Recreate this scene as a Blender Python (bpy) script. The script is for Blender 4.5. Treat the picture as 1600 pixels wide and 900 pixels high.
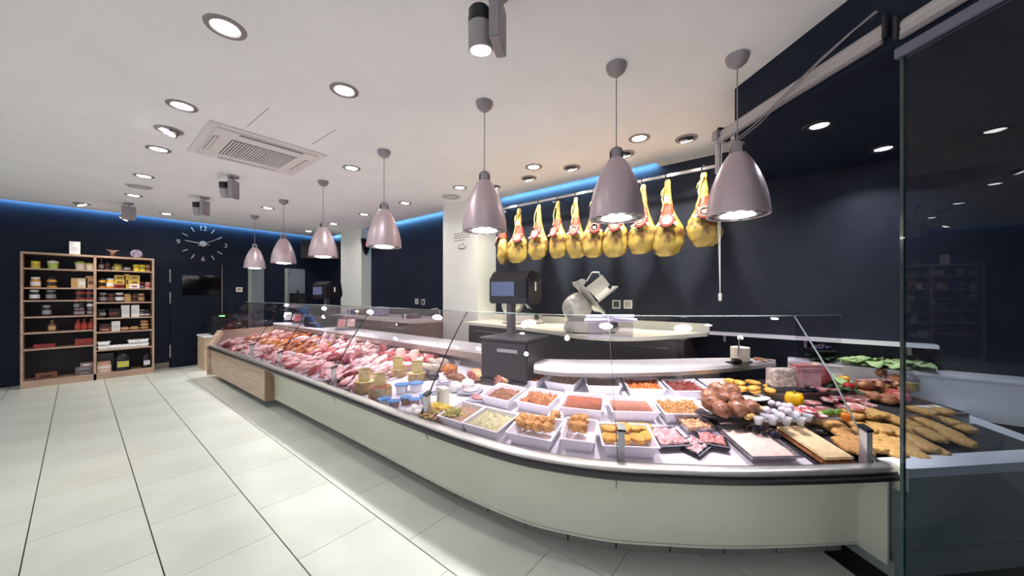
import bpy, bmesh, math, random
from mathutils import Vector, Matrix, noise
random.seed(7)
for o in list(bpy.data.objects): bpy.data.objects.remove(o)
SC = bpy.context.scene; C = SC.collection
# ---------------------------------------------------------------- camera, world, exposure
FPX, CXP, CYP, EYE = 543.5, 800.0, 459.5, 1.40
AX = (.7804, .6252); RT = (.6252, -.7804)
cam = bpy.data.objects.new('camera', bpy.data.cameras.new('camera')); C.objects.link(cam)
cam.data.sensor_width = 36; cam.data.lens = FPX/1600*36; cam.data.shift_y = 9.5/1600; cam.data.clip_start = .02
cam.location = (0, 0, EYE); cam.rotation_euler = (math.pi/2, 0, math.radians(-51.3)); SC.camera = cam
W = bpy.data.worlds.new('world'); SC.world = W; W.use_nodes = True
W.node_tree.nodes['Background'].inputs[0].default_value = (.87, .93, 1, 1)
W.node_tree.nodes['Background'].inputs[1].default_value = .95
vs = SC.view_settings; vs.view_transform = 'Standard'; vs.look = 'None'; vs.gamma = 1; vs.use_curve_mapping = False
vs.exposure = 0.4
DL_W, PEND_W, SPOT_W, COVE_W = 3.0, 9.5, 3.6, 8.0
CEIL = 2.80
# ---------------------------------------------------------------- materials
MATS = {}
def srgb(c):
    return tuple(((v/255)/12.92 if v/255 <= .04045 else ((v/255+.055)/1.055)**2.4) for v in c)
def mat(name, col, rough=.5, metal=0, col2=None, scale=20, bump=0, detail=3, emit=0, trans=0, alpha=1, coat=0, pos=(.4, .6), stretch=None, spec=.5):
    if name in MATS: return MATS[name]
    m = bpy.data.materials.new(name); m.use_nodes = True; nt = m.node_tree; b = nt.nodes['Principled BSDF']
    c = (*srgb(col), 1); b.inputs['Base Color'].default_value = c
    b.inputs['Roughness'].default_value = rough; b.inputs['Metallic'].default_value = metal
    b.inputs['Coat Weight'].default_value = coat; b.inputs['Transmission Weight'].default_value = trans
    b.inputs['Specular IOR Level'].default_value = spec; b.inputs['Alpha'].default_value = alpha
    if col2 or bump:
        tc = nt.nodes.new('ShaderNodeTexCoord'); n = nt.nodes.new('ShaderNodeTexNoise')
        n.inputs['Scale'].default_value = scale; n.inputs['Detail'].default_value = detail
        src = tc.outputs['Object']
        if stretch:
            mp = nt.nodes.new('ShaderNodeMapping'); mp.inputs['Scale'].default_value = stretch
            nt.links.new(src, mp.inputs[0]); src = mp.outputs[0]
        nt.links.new(src, n.inputs['Vector'])
        if col2:
            r = nt.nodes.new('ShaderNodeValToRGB'); r.color_ramp.elements[0].position = pos[0]; r.color_ramp.elements[1].position = pos[1]
            r.color_ramp.elements[0].color = c; r.color_ramp.elements[1].color = (*srgb(col2), 1)
            nt.links.new(n.outputs['Fac'], r.inputs[0]); nt.links.new(r.outputs[0], b.inputs['Base Color'])
        if bump:
            bp = nt.nodes.new('ShaderNodeBump'); bp.inputs['Strength'].default_value = bump; bp.inputs['Distance'].default_value = .01
            nt.links.new(n.outputs['Fac'], bp.inputs['Height']); nt.links.new(bp.outputs[0], b.inputs['Normal'])
    if emit:
        b.inputs['Emission Color'].default_value = c; b.inputs['Emission Strength'].default_value = emit
    MATS[name] = m; return m
def glass(name, tint=(248, 245, 248), base=.05, gain=.8, power=4, rough=.01):
    if name in MATS: return MATS[name]
    m = bpy.data.materials.new(name); m.use_nodes = True; nt = m.node_tree; nt.nodes.remove(nt.nodes['Principled BSDF'])
    out = nt.nodes['Material Output']; t = nt.nodes.new('ShaderNodeBsdfTransparent'); t.inputs[0].default_value = (*srgb(tint), 1)
    g = nt.nodes.new('ShaderNodeBsdfGlossy'); g.inputs['Roughness'].default_value = rough
    lw = nt.nodes.new('ShaderNodeLayerWeight'); lw.inputs[0].default_value = .5
    p = nt.nodes.new('ShaderNodeMath'); p.operation = 'POWER'; p.inputs[1].default_value = power
    a = nt.nodes.new('ShaderNodeMath'); a.operation = 'MULTIPLY_ADD'; a.inputs[1].default_value = gain; a.inputs[2].default_value = base; a.use_clamp = True
    mx = nt.nodes.new('ShaderNodeMixShader'); L = nt.links.new
    L(lw.outputs['Facing'], p.inputs[0]); L(p.outputs[0], a.inputs[0]); L(a.outputs[0], mx.inputs[0]); L(t.outputs[0], mx.inputs[1]); L(g.outputs[0], mx.inputs[2]); L(mx.outputs[0], out.inputs[0])
    MATS[name] = m; return m
NAVY = mat('navy_wall', (26, 32, 48), .6, col2=(29, 35, 51), scale=6, spec=.15)
HAMW = mat('charcoal_wall', (35, 38, 50), .55, col2=(39, 42, 54), scale=4, spec=.2)
WHITE = mat('white_paint', (242, 242, 243), .7, col2=(239, 239, 240), scale=3)
PILLAR = mat('pillar_paint', (232, 232, 224), .6, col2=(228, 228, 220), scale=3)
TILE = mat('cream_tile', (204, 207, 199), .28, col2=(197, 200, 191), scale=2.2, detail=6)
GROUT = mat('grout', (58, 52, 46), .9, col2=(66, 60, 54), scale=30)
PLT = mat('plinth_tile', (132, 124, 118), .3, col2=(124, 116, 110), scale=4)
BLACKF = mat('black_floor', (12, 12, 15), .6, col2=(16, 16, 19), scale=20)
WOOD = mat('oak_laminate', (196, 172, 148), .45, col2=(170, 145, 122), scale=4, stretch=(.6, .6, 9), pos=(.35, .7))
SHWOOD = mat('shelf_wood', (188, 158, 138), .5, col2=(166, 136, 118), scale=5, stretch=(1, 4, 4), pos=(.35, .7))
SHBACK = mat('shelf_back', (44, 42, 50), .7, col2=(50, 47, 54), scale=6)
PANEL = mat('cream_panel', (198, 198, 180), .35, col2=(194, 194, 176), scale=2)
GPANEL = mat('grey_panel', (150, 156, 150), .5, col2=(144, 150, 144), scale=2)
STEEL = mat('brushed_steel', (200, 196, 192), .32, .9, col2=(186, 182, 178), scale=8, stretch=(1, 1, 30))
CHROME = mat('chrome', (220, 220, 222), .12, 1)
DARKM = mat('dark_metal', (62, 60, 64), .35, .6)
BUMP = mat('bumper_metal', (120, 118, 120), .3, .85)
BLACKP = mat('black_plastic', (20, 20, 23), .35)
SHADE = mat('satin_aluminium', (200, 180, 186), .38, .45)
GREYP = mat('grey_paint', (150, 142, 146), .5, .2)
WTOP = mat('white_worktop', (240, 238, 240), .22)
DECK = mat('white_deck', (226, 224, 230), .3)
SLATE = mat('slate_deck', (44, 44, 48), .5, col2=(52, 52, 56), scale=20)
TRAYW = mat('white_tray', (240, 238, 244), .25)
CARD = mat('white_card', (240, 240, 238), .6)
BULB = mat('lamp_glow', (255, 250, 244), .5, emit=22)
BULBC = mat('cool_lamp_glow', (236, 240, 255), .5, emit=14)
GLASS = glass('clear_glass')
PANE = glass('pane_glass', (222, 228, 234), .022, .5, 4)
GEDGE = mat('green_glass_edge', (44, 66, 66), .15, trans=.0, coat=.5)
ACRYL = glass('clear_acrylic', (238, 236, 244), .12, .6, 3)
SEAL = mat('black_seal', (18, 18, 20), .5)
REFL = mat('reflector', (225, 220, 222), .15, .9)
BLIND = mat('blind_fabric', (190, 182, 180), .7, col2=(186, 178, 176), scale=60)
# ---------------------------------------------------------------- mesh helpers
class MB:
    def __init__(s): s.v = []; s.f = []
    def add(s, vs, fs):
        n = len(s.v); s.v += [tuple(v) for v in vs]; s.f += [tuple(i+n for i in f) for f in fs]; return s
    def box(s, x0, x1, y0, y1, z0, z1, M=None):
        vs = [(x, y, z) for z in (z0, z1) for y in (y0, y1) for x in (x0, x1)]
        if M: vs = [M @ Vector(v) for v in vs]
        return s.add(vs, [(0, 2, 3, 1), (4, 5, 7, 6), (0, 1, 5, 4), (1, 3, 7, 5), (3, 2, 6, 7), (2, 0, 4, 6)])
    def prism(s, pts, z0, z1, M=None):
        n = len(pts); vs = [(p[0], p[1], z0) for p in pts]+[(p[0], p[1], z1) for p in pts]
        if M: vs = [M @ Vector(v) for v in vs]
        return s.add(vs, [tuple(range(n-1, -1, -1)), tuple(range(n, 2*n))]+[(i, (i+1) % n, n+(i+1) % n, n+i) for i in range(n)])
    def lathe(s, prof, n=20, M=None, sx=1, sy=1):
        vs = []; fs = []
        for r, z in prof:
            for k in range(n):
                a = 2*math.pi*k/n; vs.append(Vector((r*math.cos(a)*sx, r*math.sin(a)*sy, z)))
        if M: vs = [M @ v for v in vs]
        m = len(prof)
        for i in range(m-1):
            for k in range(n):
                fs.append((i*n+k, i*n+(k+1) % n, (i+1)*n+(k+1) % n, (i+1)*n+k))
        if prof[0][0] > 1e-5: fs.append(tuple(range(n-1, -1, -1)))
        if prof[-1][0] > 1e-5: fs.append(tuple((m-1)*n+k for k in range(n)))
        return s.add(vs, fs)
    def tube(s, pts, r, n=6):
        pts = [Vector(p) for p in pts]; vs = []; fs = []; m = len(pts)
        for i, p in enumerate(pts):
            d = (pts[min(i+1, m-1)]-pts[max(i-1, 0)]).normalized()
            a = d.orthogonal().normalized() if abs(d.z) > .95 else d.cross(Vector((0, 0, 1))).normalized()
            b = d.cross(a)
            for k in range(n):
                t = 2*math.pi*k/n; vs.append(p+(a*math.cos(t)+b*math.sin(t))*r)
        for i in range(m-1):
            for k in range(n): fs.append((i*n+k, i*n+(k+1) % n, (i+1)*n+(k+1) % n, (i+1)*n+k))
        fs += [tuple(range(n-1, -1, -1)), tuple((m-1)*n+k for k in range(n))]
        return s.add(vs, fs)
    def mesh(s, name, m, smooth=False, bevel=0):
        me = bpy.data.meshes.new(name); me.from_pydata(s.v, [], s.f)
        bm = bmesh.new(); bm.from_mesh(me)
        if bevel:
            bmesh.ops.remove_doubles(bm, verts=bm.verts, dist=1e-5)
            bmesh.ops.bevel(bm, geom=list(bm.edges), offset=bevel, segments=2, affect='EDGES', clamp_overlap=True)
        bmesh.ops.recalc_face_normals(bm, faces=bm.faces); bm.to_mesh(me); bm.free()
        me.materials.append(m)
        if smooth:
            me.polygons.foreach_set('use_smooth', [True]*len(me.polygons))
            if smooth != 2: me.set_sharp_from_angle(angle=math.radians(40))
        me.update(); return me
def ob(name, mb, m, parent=None, loc=(0, 0, 0), rz=0, smooth=False, bevel=0, label=None, cat=None, group=None, kind=None):
    me = mb if isinstance(mb, bpy.types.Mesh) else mb.mesh(name, m, smooth, bevel)
    o = bpy.data.objects.new(name, me); C.objects.link(o); o.parent = parent
    o.location = loc; o.rotation_euler = (0, 0, rz); return tag(o, label, cat, group, kind)
def tag(o, label=None, cat=None, group=None, kind=None):
    for k, v in (('label', label), ('category', cat), ('group', group), ('kind', kind)):
        if v: o[k] = v
    return o
def top(name, label, cat, loc=(0, 0, 0), rz=0, group=None, kind=None):
    o = bpy.data.objects.new(name, None); C.objects.link(o); o.empty_display_size = .05
    o.location = loc; o.rotation_euler = (0, 0, rz); return tag(o, label, cat, group, kind)
def dup(root, loc, rz=0, label=None, group=None, scale=None):
    r = root.copy(); C.objects.link(r); r.location = loc; r.rotation_euler = (0, 0, rz)
    if scale: r.scale = scale
    if label: r['label'] = label
    if group: r['group'] = group
    for ch in list(root.children):
        c = ch.copy(); C.objects.link(c); c.parent = r
        for g in ch.children:
            d = g.copy(); C.objects.link(d); d.parent = c
    return r
def struct(name, mb, m, parent=None, **k): return ob(name, mb, m, parent, kind=None if parent else 'structure', **k)
def B(*a): return MB().box(*a)
def Rz(a): return Matrix.Rotation(a, 4, 'Z')
def T(x, y, z): return Matrix.Translation((x, y, z))
def lump(name, m, sx, sy, sz, amp=.15, freq=2.5, seed=0, sub=2, flat=False, boxy=1.0):
    bm = bmesh.new(); bmesh.ops.create_icosphere(bm, subdivisions=sub, radius=1)
    for v in bm.verts:
        n = noise.noise(v.co*freq+Vector((seed*3.7, seed*1.3, seed*.7)))
        c = v.co*(1+amp*n*2)
        if boxy != 1: c = Vector([math.copysign(abs(q)**boxy, q) for q in c])
        z = c.z
        if flat and z < 0: z *= .35
        v.co = Vector((c.x*sx, c.y*sy, z*sz))
    zmin = min(v.co.z for v in bm.verts)
    for v in bm.verts: v.co.z -= zmin
    me = bpy.data.meshes.new(name); bm.to_mesh(me); bm.free(); me.materials.append(m)
    me.polygons.foreach_set('use_smooth', [True]*len(me.polygons)); return me
ORD = ['first', 'second', 'third', 'fourth', 'fifth', 'sixth', 'seventh', 'eighth', 'ninth', 'tenth', 'eleventh', 'twelfth', 'thirteenth', 'fourteenth', 'fifteenth', 'sixteenth', 'seventeenth', 'eighteenth', 'nineteenth', 'twentieth', 'twenty-first', 'twenty-second', 'twenty-third', 'twenty-fourth', 'twenty-fifth', 'twenty-sixth', 'twenty-seventh', 'twenty-eighth', 'twenty-ninth', 'thirtieth']
def ray(px, py):
    a = (px-CXP)/FPX; return (AX[0]+RT[0]*a, AX[1]+RT[1]*a, (CYP-py)/FPX)
def atz(px, py, z):
    r = ray(px, py); t = (z-EYE)/r[2]; return Vector((r[0]*t, r[1]*t, z))
def light(name, kind, parent, loc, power, col=(1, 1, 1), size=.08, spread=2.4, rot=(0, 0, 0), **k):
    l = bpy.data.lights.new(name, kind); l.energy = power; l.color = col
    if kind == 'AREA':
        l.shape = k.get('shape', 'DISK'); l.size = size; l.spread = spread
        if 'size_y' in k: l.size_y = k['size_y']
    if kind == 'SPOT': l.spot_size = spread; l.spot_blend = .6; l.shadow_soft_size = size
    if kind == 'POINT': l.shadow_soft_size = size
    o = bpy.data.objects.new(name, l); C.objects.link(o); o.parent = parent; o.location = loc; o.rotation_euler = rot; return o
# ---------------------------------------------------------------- counter front path (plan) and sweeps
CP = [(1.352, 7.90), (1.36, 7.62), (1.39, 5.6), (1.405, 4.4), (1.413, 3.4), (1.414, 2.6), (1.412, 2.1), (1.422, 1.6), (1.463, 1.17), (1.541, .9), (1.641, .673), (1.775, .462), (1.955, .203), (2.153, -.035), (2.36, -.265), (2.494, -.405), (2.70, -.615), (2.95, -.865), (3.2, -1.115), (3.4, -1.315), (3.5, -1.415)]
def catmull(P, per=10):
    out = []
    for i in range(1, len(P)-2):
        p0, p1, p2, p3 = [Vector((*p, 0)) for p in P[i-1:i+3]]
        for k in range(per):
            t = k/per
            out.append(.5*((2*p1)+(p2-p0)*t+(2*p0-5*p1+4*p2-p3)*t*t+(3*p1-p0-3*p2+p3)*t**3))
    out.append(Vector((*P[-2], 0))); return out
PATH = catmull(CP)
US = [0.0]
for i in range(1, len(PATH)): US.append(US[-1]+(PATH[i]-PATH[i-1]).length)
def pu(u):
    u = max(0, min(US[-1]-1e-6, u)); i = 0
    lo, hi = 0, len(US)-1
    while hi-lo > 1:
        mid = (lo+hi)//2
        if US[mid] <= u: lo = mid
        else: hi = mid
    t = (u-US[lo])/(US[hi]-US[lo]); p = PATH[lo].lerp(PATH[hi], t)
    a = (PATH[min(lo+2, len(PATH)-1)]-PATH[max(lo-1, 0)]).normalized(); 
    return p, a, Vector((-a.y, a.x, 0))
def us(x, y):
    best = min(range(len(PATH)), key=lambda i: (PATH[i].x-x)**2+(PATH[i].y-y)**2)
    p, t, n = pu(US[best]); d = Vector((x, y, 0))-p; return US[best]+d.dot(t), d.dot(n)
def uy(y): return us(1.41, y)[0]
def P3(u, s, z):
    p, t, n = pu(u); q = p+n*s; return Vector((q.x, q.y, z))
def deckz(s): return .50+.17*s
U_A, U_F = 7.74, 8.05
def surf(x, y, u, s):
    if s > .72 and x-y > 2.71 and x < 3.79: return .711, True           # upper slate tier
    if u > U_A and .44 <= s < .75: return .637+(s-.44)*.0714, True       # lower slate tier
    if u > U_F and .1 <= s < .44: return .531+.15*(s-.1), False          # front slate
    return deckz(s), False
def deckpt(px, py, dz=0.0, slate=True):
    r = ray(px, py); t = 1.2; dze = dz
    while t < 9:
        x, y = r[0]*t, r[1]*t; u, s = us(x, y); z, on = surf(x, y, u, s) if slate else (deckz(s), False)
        dze = max(dz-.09, .01) if on else dz
        if EYE+r[2]*t <= z+dze: break
        t += .01
    p, tg, n = pu(u)
    return Vector((x, y, z)), math.atan2(tg.y, tg.x), u, s, on
def sweep(prof, u0, u1, step=.06, sfun=None):
    n = max(1, int(math.ceil((u1-u0)/step))); m = len(prof); vs = []; fs = []
    for i in range(n+1):
        u = u0+(u1-u0)*i/n
        for s, z in prof: vs.append(P3(u, s+(sfun(u) if sfun else 0), z))
    for i in range(n):
        for k in range(m):
            fs.append((i*m+k, i*m+(k+1) % m, (i+1)*m+(k+1) % m, (i+1)*m+k))
    fs += [tuple(range(m)), tuple(n*m+k for k in range(m-1, -1, -1))]
    return MB().add(vs, fs)
# ---------------------------------------------------------------- room shell
WX, WY = 4.0, 9.2
fl = struct('floor', B(-4, 6, -4, WY+.3, -.2, -.006), GROUT)
TW, TL = .4535, .666
tile_me = {}
cnt = 0
tile_full = MB().box(-TW/2+.003, TW/2-.003, -TL/2+.0015, TL/2-.0015, -.012, 0).mesh('floor_tile', TILE)
for i in range(-6, 6):
    x0 = .27+TW*i; off = 2.36 if i % 2 == 0 else 2.024
    for j in range(-7, 12):
        yc = off+TL*j+TL/2; xc = x0+TW/2
        if yc > WY+.3 or yc < -2.2 or xc < -2.3: continue
        if yc-TL/2 > WY or xc-yc > 2.75: continue
        u, s = us(xc, yc)
        if s > .62 and yc < 7.6: continue
        y0, y1 = yc-TL/2, min(yc+TL/2, WY)
        if y1-y0 < .05: continue
        if y1 < yc+TL/2-.001 or xc-yc > 2.2:
            pts = [(x0+.003, y0+.0015), (x0+TW-.003, y0+.0015), (x0+TW-.003, y1-.0015), (x0+.003, y1-.0015)]
            q = []
            for a in range(4):          # clip against the black recess line x - y = 2.67
                p, r = pts[a], pts[(a+1) % 4]; dp, dr = p[0]-p[1]-2.67, r[0]-r[1]-2.67
                if dp <= 0: q.append(p)
                if dp*dr < 0:
                    t = dp/(dp-dr); q.append((p[0]+(r[0]-p[0])*t, p[1]+(r[1]-p[1])*t))
            if len(q) < 3: continue
            ob('floor_tile', MB().prism(q, -.012, 0), TILE, fl)
        else:
            ob('floor_tile', tile_full, None, fl, (xc, yc, 0))
struct('floor_recess', MB().prism([(-.6, -3.27), (4, -2.9), (4, 1.33)], -.01, .001), BLACKF)
COVE = 3.85
ceil = MB()
ceil.prism([(-4, -4), (COVE, -4), (COVE, .3), (WX+.05, .3), (WX+.05, 1.12), (COVE, 1.12), (COVE, WY-.13), (-4, WY-.13)], CEIL, CEIL+.03)
struct('ceiling', ceil, WHITE)
struct('ceiling_cove', MB().box(-4, WX+.3, -4, WY+.3, 3.02, 3.05), WHITE)
struct('wall_back', MB().box(-4, WX+.2, WY, WY+.12, -.1, 3.03), NAVY)
struct('wall_ham', MB().box(WX, WX+.12, -3.5, 3.55, -.1, 3.03), HAMW)
struct('wall_side', MB().box(WX, WX+.12, 3.55, WY, -.1, 3.03), NAVY)
struct('wall_pillar_near', MB().box(3.61, WX, 3.52, 4.29, 0, CEIL+.01), PILLAR)
struct('wall_pillar_far', MB().box(3.78, WX, 7.14, 8.07, 0, CEIL+.01), PILLAR)
struct('wall_far_right', MB().box(-1, WX+.1, -3.6, -3.5, -.1, 2.5), NAVY)
struct('baseboard_back', MB().box(.86, 1.08, WY-.015, WY, 0, .11), PLT)
struct('baseboard_side', MB().box(WX-.015, WX, 4.29, 7.14, 0, .1), PLT)
# dark dropped soffit over the window recess
sof = [(2.803, .298), (WX, .298), (WX, -3.5), (-.995, -3.5)]
struct('ceiling_soffit', MB().prism(sof, 2.45, CEIL), NAVY)
# cove LED strips (real light strips lying behind the ceiling edge)
for nm, y0, y1 in (('ham wall', 1.15, 3.45), ('middle dark wall', 4.35, 7.05), ('far corner', 8.15, 9.05)):
    st = ob('led_strip', MB().box(COVE-.035, COVE-.015, y0, y1, CEIL+.03, CEIL+.045), mat('led_body', (220, 225, 235), .5), label='blue led strip in the ceiling cove along the '+nm, cat='led strip', group='cove led strips')
    light('cove_light', 'AREA', st, (WX-.06, (y0+y1)/2, CEIL+.035), COVE_W*(y1-y0), (.24, .62, 1), .02, 3.1, (0, math.radians(-80), 0), shape='RECTANGLE', size_y=y1-y0)
st = ob('led_strip', MB().box(-3, COVE, WY-.17, WY-.15, CEIL+.03, CEIL+.045), MATS['led_body'], label='blue led strip in the ceiling cove above the clock wall', cat='led strip', group='cove led strips')
light('cove_light', 'AREA', st, (.4, WY-.06, CEIL+.035), COVE_W*6, (.24, .62, 1), 6.8, 3.1, (math.radians(80), 0, 0), shape='RECTANGLE', size_y=.02)
# access panel joint lines in ceiling + round ceiling vents
for k, (a, b) in enumerate((((386, 198), (420, 168)), ((488, 225), (524, 203)))):
    p, q = atz(*a, CEIL), atz(*b, CEIL)
    struct('trim_%d' % (k+1), MB().box(0, (q-p).length, -.002, .002, -.002, 0, T(*p) @ Rz(math.atan2(q.y-p.y, q.x-p.x))), GREYP)
for px, py, lb in ((217, 291, 'round flush grey ceiling vent between the row of left downlights'), (705, 307, 'round flush pale ceiling vent near the white pillar')):
    p = atz(px, py, CEIL); t = top('ceiling_vent', lb, 'vent', (p.x, p.y, CEIL), group='round ceiling vents')
    ob('vent_plate', MB().lathe([(.13, 0), (.13, -.006), (.12, -.01), (0, -.01)], 28), mat('vent_grey', (196, 190, 190), .6), t)
    ob('vent_ring', MB().lathe([(.095, -.0095), (.1, -.014), (.09, -.014), (.085, -.0095)], 28), GREYP, t)
# ---------------------------------------------------------------- window pane, blinds, bulkhead
CH = Vector((.7071, .7071, 0)); CN = Vector((.7071, -.7071, 0))
def chM(x, y): return T(x, y, 0) @ Rz(math.pi/4)           # local x along (1,1), local y along (-1,1)
pane = struct('window_1', MB().box(-2.0, -.012, -.005, .005, .0, 2.385, chM(2.15, -.36)), PANE)
ob('glass_edge', MB().box(-.012, 0, -.006, .006, 0, 2.385, chM(2.15, -.36)), GEDGE, pane)
ob('top_channel', MB().box(-2.0, .01, -.02, .02, 2.385, 2.425, chM(2.15, -.36)), mat('channel_grey', (112, 110, 124), .5), pane); ob('channel_head', MB().box(-2.0, .01, -.012, .012, 2.425, 2.46, chM(2.15, -.36)), NAVY, pane)
def blind(lb, L, x, y, z, drop):
    t = top('roller_blind', lb, 'blind', (x, y, z), math.pi/4, 'roller blinds on the dark bulkhead')
    My = Matrix.Rotation(math.pi/2, 4, 'Y')
    ob('roll', MB().lathe([(0, 0), (.036, 0), (.036, L), (0, L)], 20, My), BLIND, t, smooth=True)
    ob('fascia', MB().box(0, L, -.002, .002, -drop, -.02, T(0, .035, 0)), BLIND, t)
    ob('bottom_bar', MB().box(0, L, -.008, .008, -drop-.018, -drop, T(0, .035, 0)), GREYP, t, bevel=.003)
    for xx in (-.02, L):
        ob('bracket', MB().box(xx, xx+.02, -.05, .045, -.05, .05), DARKM, t, bevel=.004)
    return t
b1 = blind('long grey roller blind on the bulkhead above the serving counter', 1.0, 2.20, -.335, 2.55, .05)
b2 = blind('near grey roller blind above the full height glass pane', 1.9, .80, -1.72, 2.505, .04)
ob('blind_chain', MB().tube([(.96, .05, -.03), (.965, .06, -.6), (.965, .06, -1.15)], .0025).tube([(.985, .05, -.03), (.985, .06, -.6), (.965, .06, -1.15)], .0025), CARD, b1)
ob('chain_weight', MB().lathe([(0, -1.2), (.01, -1.195), (.012, -1.15), (0, -1.14)], 10, T(.965, .06, 0)), CARD, b1)
cp = [(1.0, .06, -.07), (.93, .06, -.10), (.85, .06, -.118), (.75, .06, -.115), (.62, .06, -.09), (.5, .06, -.05), (.38, .06, -.01), (.25, .06, .03), (.1, .06, .06), (0, .06, .07)]
ob('slack_cable', MB().tube(cp, .004), GREYP, b1)
ob('slack_cable', MB().tube([(p[0], p[1]+.01, p[2]-.03*math.sin(math.pi*i/9)) for i, p in enumerate(cp)], .003), GREYP, b1)
ob('wall_arm', MB().box(1.0, 1.03, .02, .05, -.28, -.02).box(1.0, 1.05, .0, .06, -.03, .03), GREYP, b1)
# ---------------------------------------------------------------- ceiling lamps
def make_downlight():
    t = top('downlight', 'x', 'downlight', group='recessed ceiling downlights')
    ob('trim_ring', MB().lathe([(.062, 0), (.092, 0), (.09, -.006), (.066, -.009), (.058, -.002)], 28), mat('ring_grey', (140, 134, 134), .45, .3), t, smooth=True)
    ob('lamp_lens', MB().lathe([(.062, -.001), (.055, -.004), (0, -.005)], 24), BULB, t, smooth=True)
    light('lamp_light', 'AREA', t, (0, 0, -.014), DL_W, (1, .99, .98), .11, 2.5)
    return t
def make_gimbal():
    t = top('gimbal_downlight', 'x', 'downlight', group='tilted ceiling downlights')
    ob('trim_ring', MB().lathe([(.062, 0), (.094, 0), (.092, -.008), (.066, -.01), (.058, -.002)], 28), GREYP, t, smooth=True)
    Mx = T(0, 0, -.008) @ Matrix.Rotation(math.radians(22), 4, 'Y')
    ob('tilt_ring', MB().lathe([(.045, .0), (.066, .0), (.062, -.018), (.046, -.018)], 24, Mx), REFL, t, smooth=True)
    ob('lamp_lens', MB().lathe([(.05, -.019), (.035, -.024), (0, -.026)], 24, Mx), BULB, t, smooth=True)
    light('lamp_light', 'AREA', t, (.0, 0, -.045), DL_W*1.9, (1, .95, .80), .08, 1.6, (0, math.radians(22), 0))
    return t
dl = None; gm = None
DLS = [(.484, 2.314, 'largest and nearest on the left of the ceiling'), (1.144, 2.392, 'standing alone before the air conditioner'), (.484, 3.53, 'second from the camera in the left row'), (.487, 4.763, 'beside the corner of the air conditioner'), (.49, 5.983, 'in the left row before the round vent'), (.493, 7.258, 'in the left row behind the round vent'), (.965, 8.492, 'close to the wall clock'), (1.90, 3.803, 'right of the air conditioner'), (1.93, 6.632, 'above the far pendant lamps'), (3.18, 7.091, 'near the far white pillar'), (3.2, 8.349, 'in the far corner by the blue cove'), (3.14, 3.395, 'in the inner row before the near white pillar'), (3.14, 4.619, 'in the inner row before the middle dark wall'), (3.14, 5.839, 'in the inner row next to the far white pillar'), (3.15, 1.061, 'in the inner row nearest the window bulkhead'), (3.135, 2.206, 'in the inner row before the hams')]
GMS = [(.486, 4.138, 'left of the air conditioner'), (.034, 8.558, 'above the wooden shelving'), (3.42, .732, 'aimed at the rightmost ham'), (3.41, 1.291, 'half hidden behind the second nearest pendant'), (3.415, 1.889, 'aimed at the middle hams'), (3.40, 2.465, 'aimed at the left hams'), (3.395, 3.029, 'aimed at the leftmost ham')]
for x, y, lb in DLS:
    l = 'round recessed white downlight '+lb
    if not dl: dl = make_downlight(); dl.location = (x, y, CEIL); dl['label'] = l
    else: dup(dl, (x, y, CEIL), 0, l)
for x, y, lb in GMS:
    l = 'tilted recessed spot in a grey ring '+lb
    if not gm: gm = make_gimbal(); gm.location = (x, y, CEIL); gm['label'] = l
    else: dup(gm, (x, y, CEIL), math.pi if x < 2 else math.pi, l)
for px, py, lb in ((1280, 196, 'left'), (1380, 232, 'right')):
    p = atz(px, py, 2.45); t = top('soffit_downlight', 'cold white downlight in the dark soffit, %s of the two' % lb, 'downlight', tuple(p), group='soffit downlights')
    ob('trim_ring', MB().lathe([(.05, 0), (.085, 0), (.082, -.006), (.055, -.009), (.045, -.002)], 28), DARKM, t, smooth=True)
    ob('lamp_lens', MB().lathe([(.05, -.001), (.04, -.004), (0, -.005)], 24), BULBC, t, smooth=True)
    light('lamp_light', 'AREA', t, (0, 0, -.014), 5.0, (.85, .9, 1), .08, 2.2)
def make_pendant():
    t = top('pendant_lamp', 'x', 'pendant lamp', group='pendant lamps over the display counter')
    ob('ceiling_cup', MB().lathe([(.062, 0), (.062, -.012), (.052, -.04), (.03, -.06), (.008, -.066), (0, -.066)], 24), GREYP, t, smooth=True)
    ob('cable', MB().tube([(0, 0, -.06), (0, 0, -.52)], .0035), GREYP, t)
    cap = ob('socket_cap', MB().lathe([(.012, -.50), (.035, -.515), (.04, -.53), (.04, -.60), (0, -.60)], 20), GREYP, t, smooth=True)
    for k in range(3):
        a = k*2.094; ob('cap_slot', MB().box(.036, .0415, -.008, .008, -.59, -.535, Rz(a)), BLACKP, cap)
    outer = [(.044, -.575), (.062, -.60), (.085, -.64), (.108, -.69), (.130, -.75), (.147, -.81), (.157, -.87), (.162, -.925), (.163, -.94)]
    inner = [(.157, -.94), (.154, -.87), (.125, -.75), (.08, -.65), (.04, -.6)]
    ob('lamp_shade', MB().lathe(outer+inner, 40), SHADE, t, smooth=True)
    rg = ob('louvre_ring', MB().lathe([(.157, -.925), (.157, -.938), (.1, -.938), (.1, -.92)], 36), mat('ring_metal', (190, 182, 188), .3, .7), t, smooth=True)
    for k in range(14):
        ob('ring_slot', MB().box(.118, .146, -.011, .011, -.9395, -.937, Rz(k*2*math.pi/14)), BLACKP, rg)
    ob('reflector', MB().lathe([(.1, -.936), (.085, -.9), (.05, -.86), (0, -.85)], 28), REFL, t, smooth=True)
    ob('bulb', MB().lathe([(.09, -.936), (.075, -.943), (.04, -.949), (0, -.951)], 24), BULB, t, smooth=True)
    light('lamp_light', 'SPOT', t, (0, 0, -.965), PEND_W*9, (1, .97, .98), .06, math.radians(84))
    return t
pd = None
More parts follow.
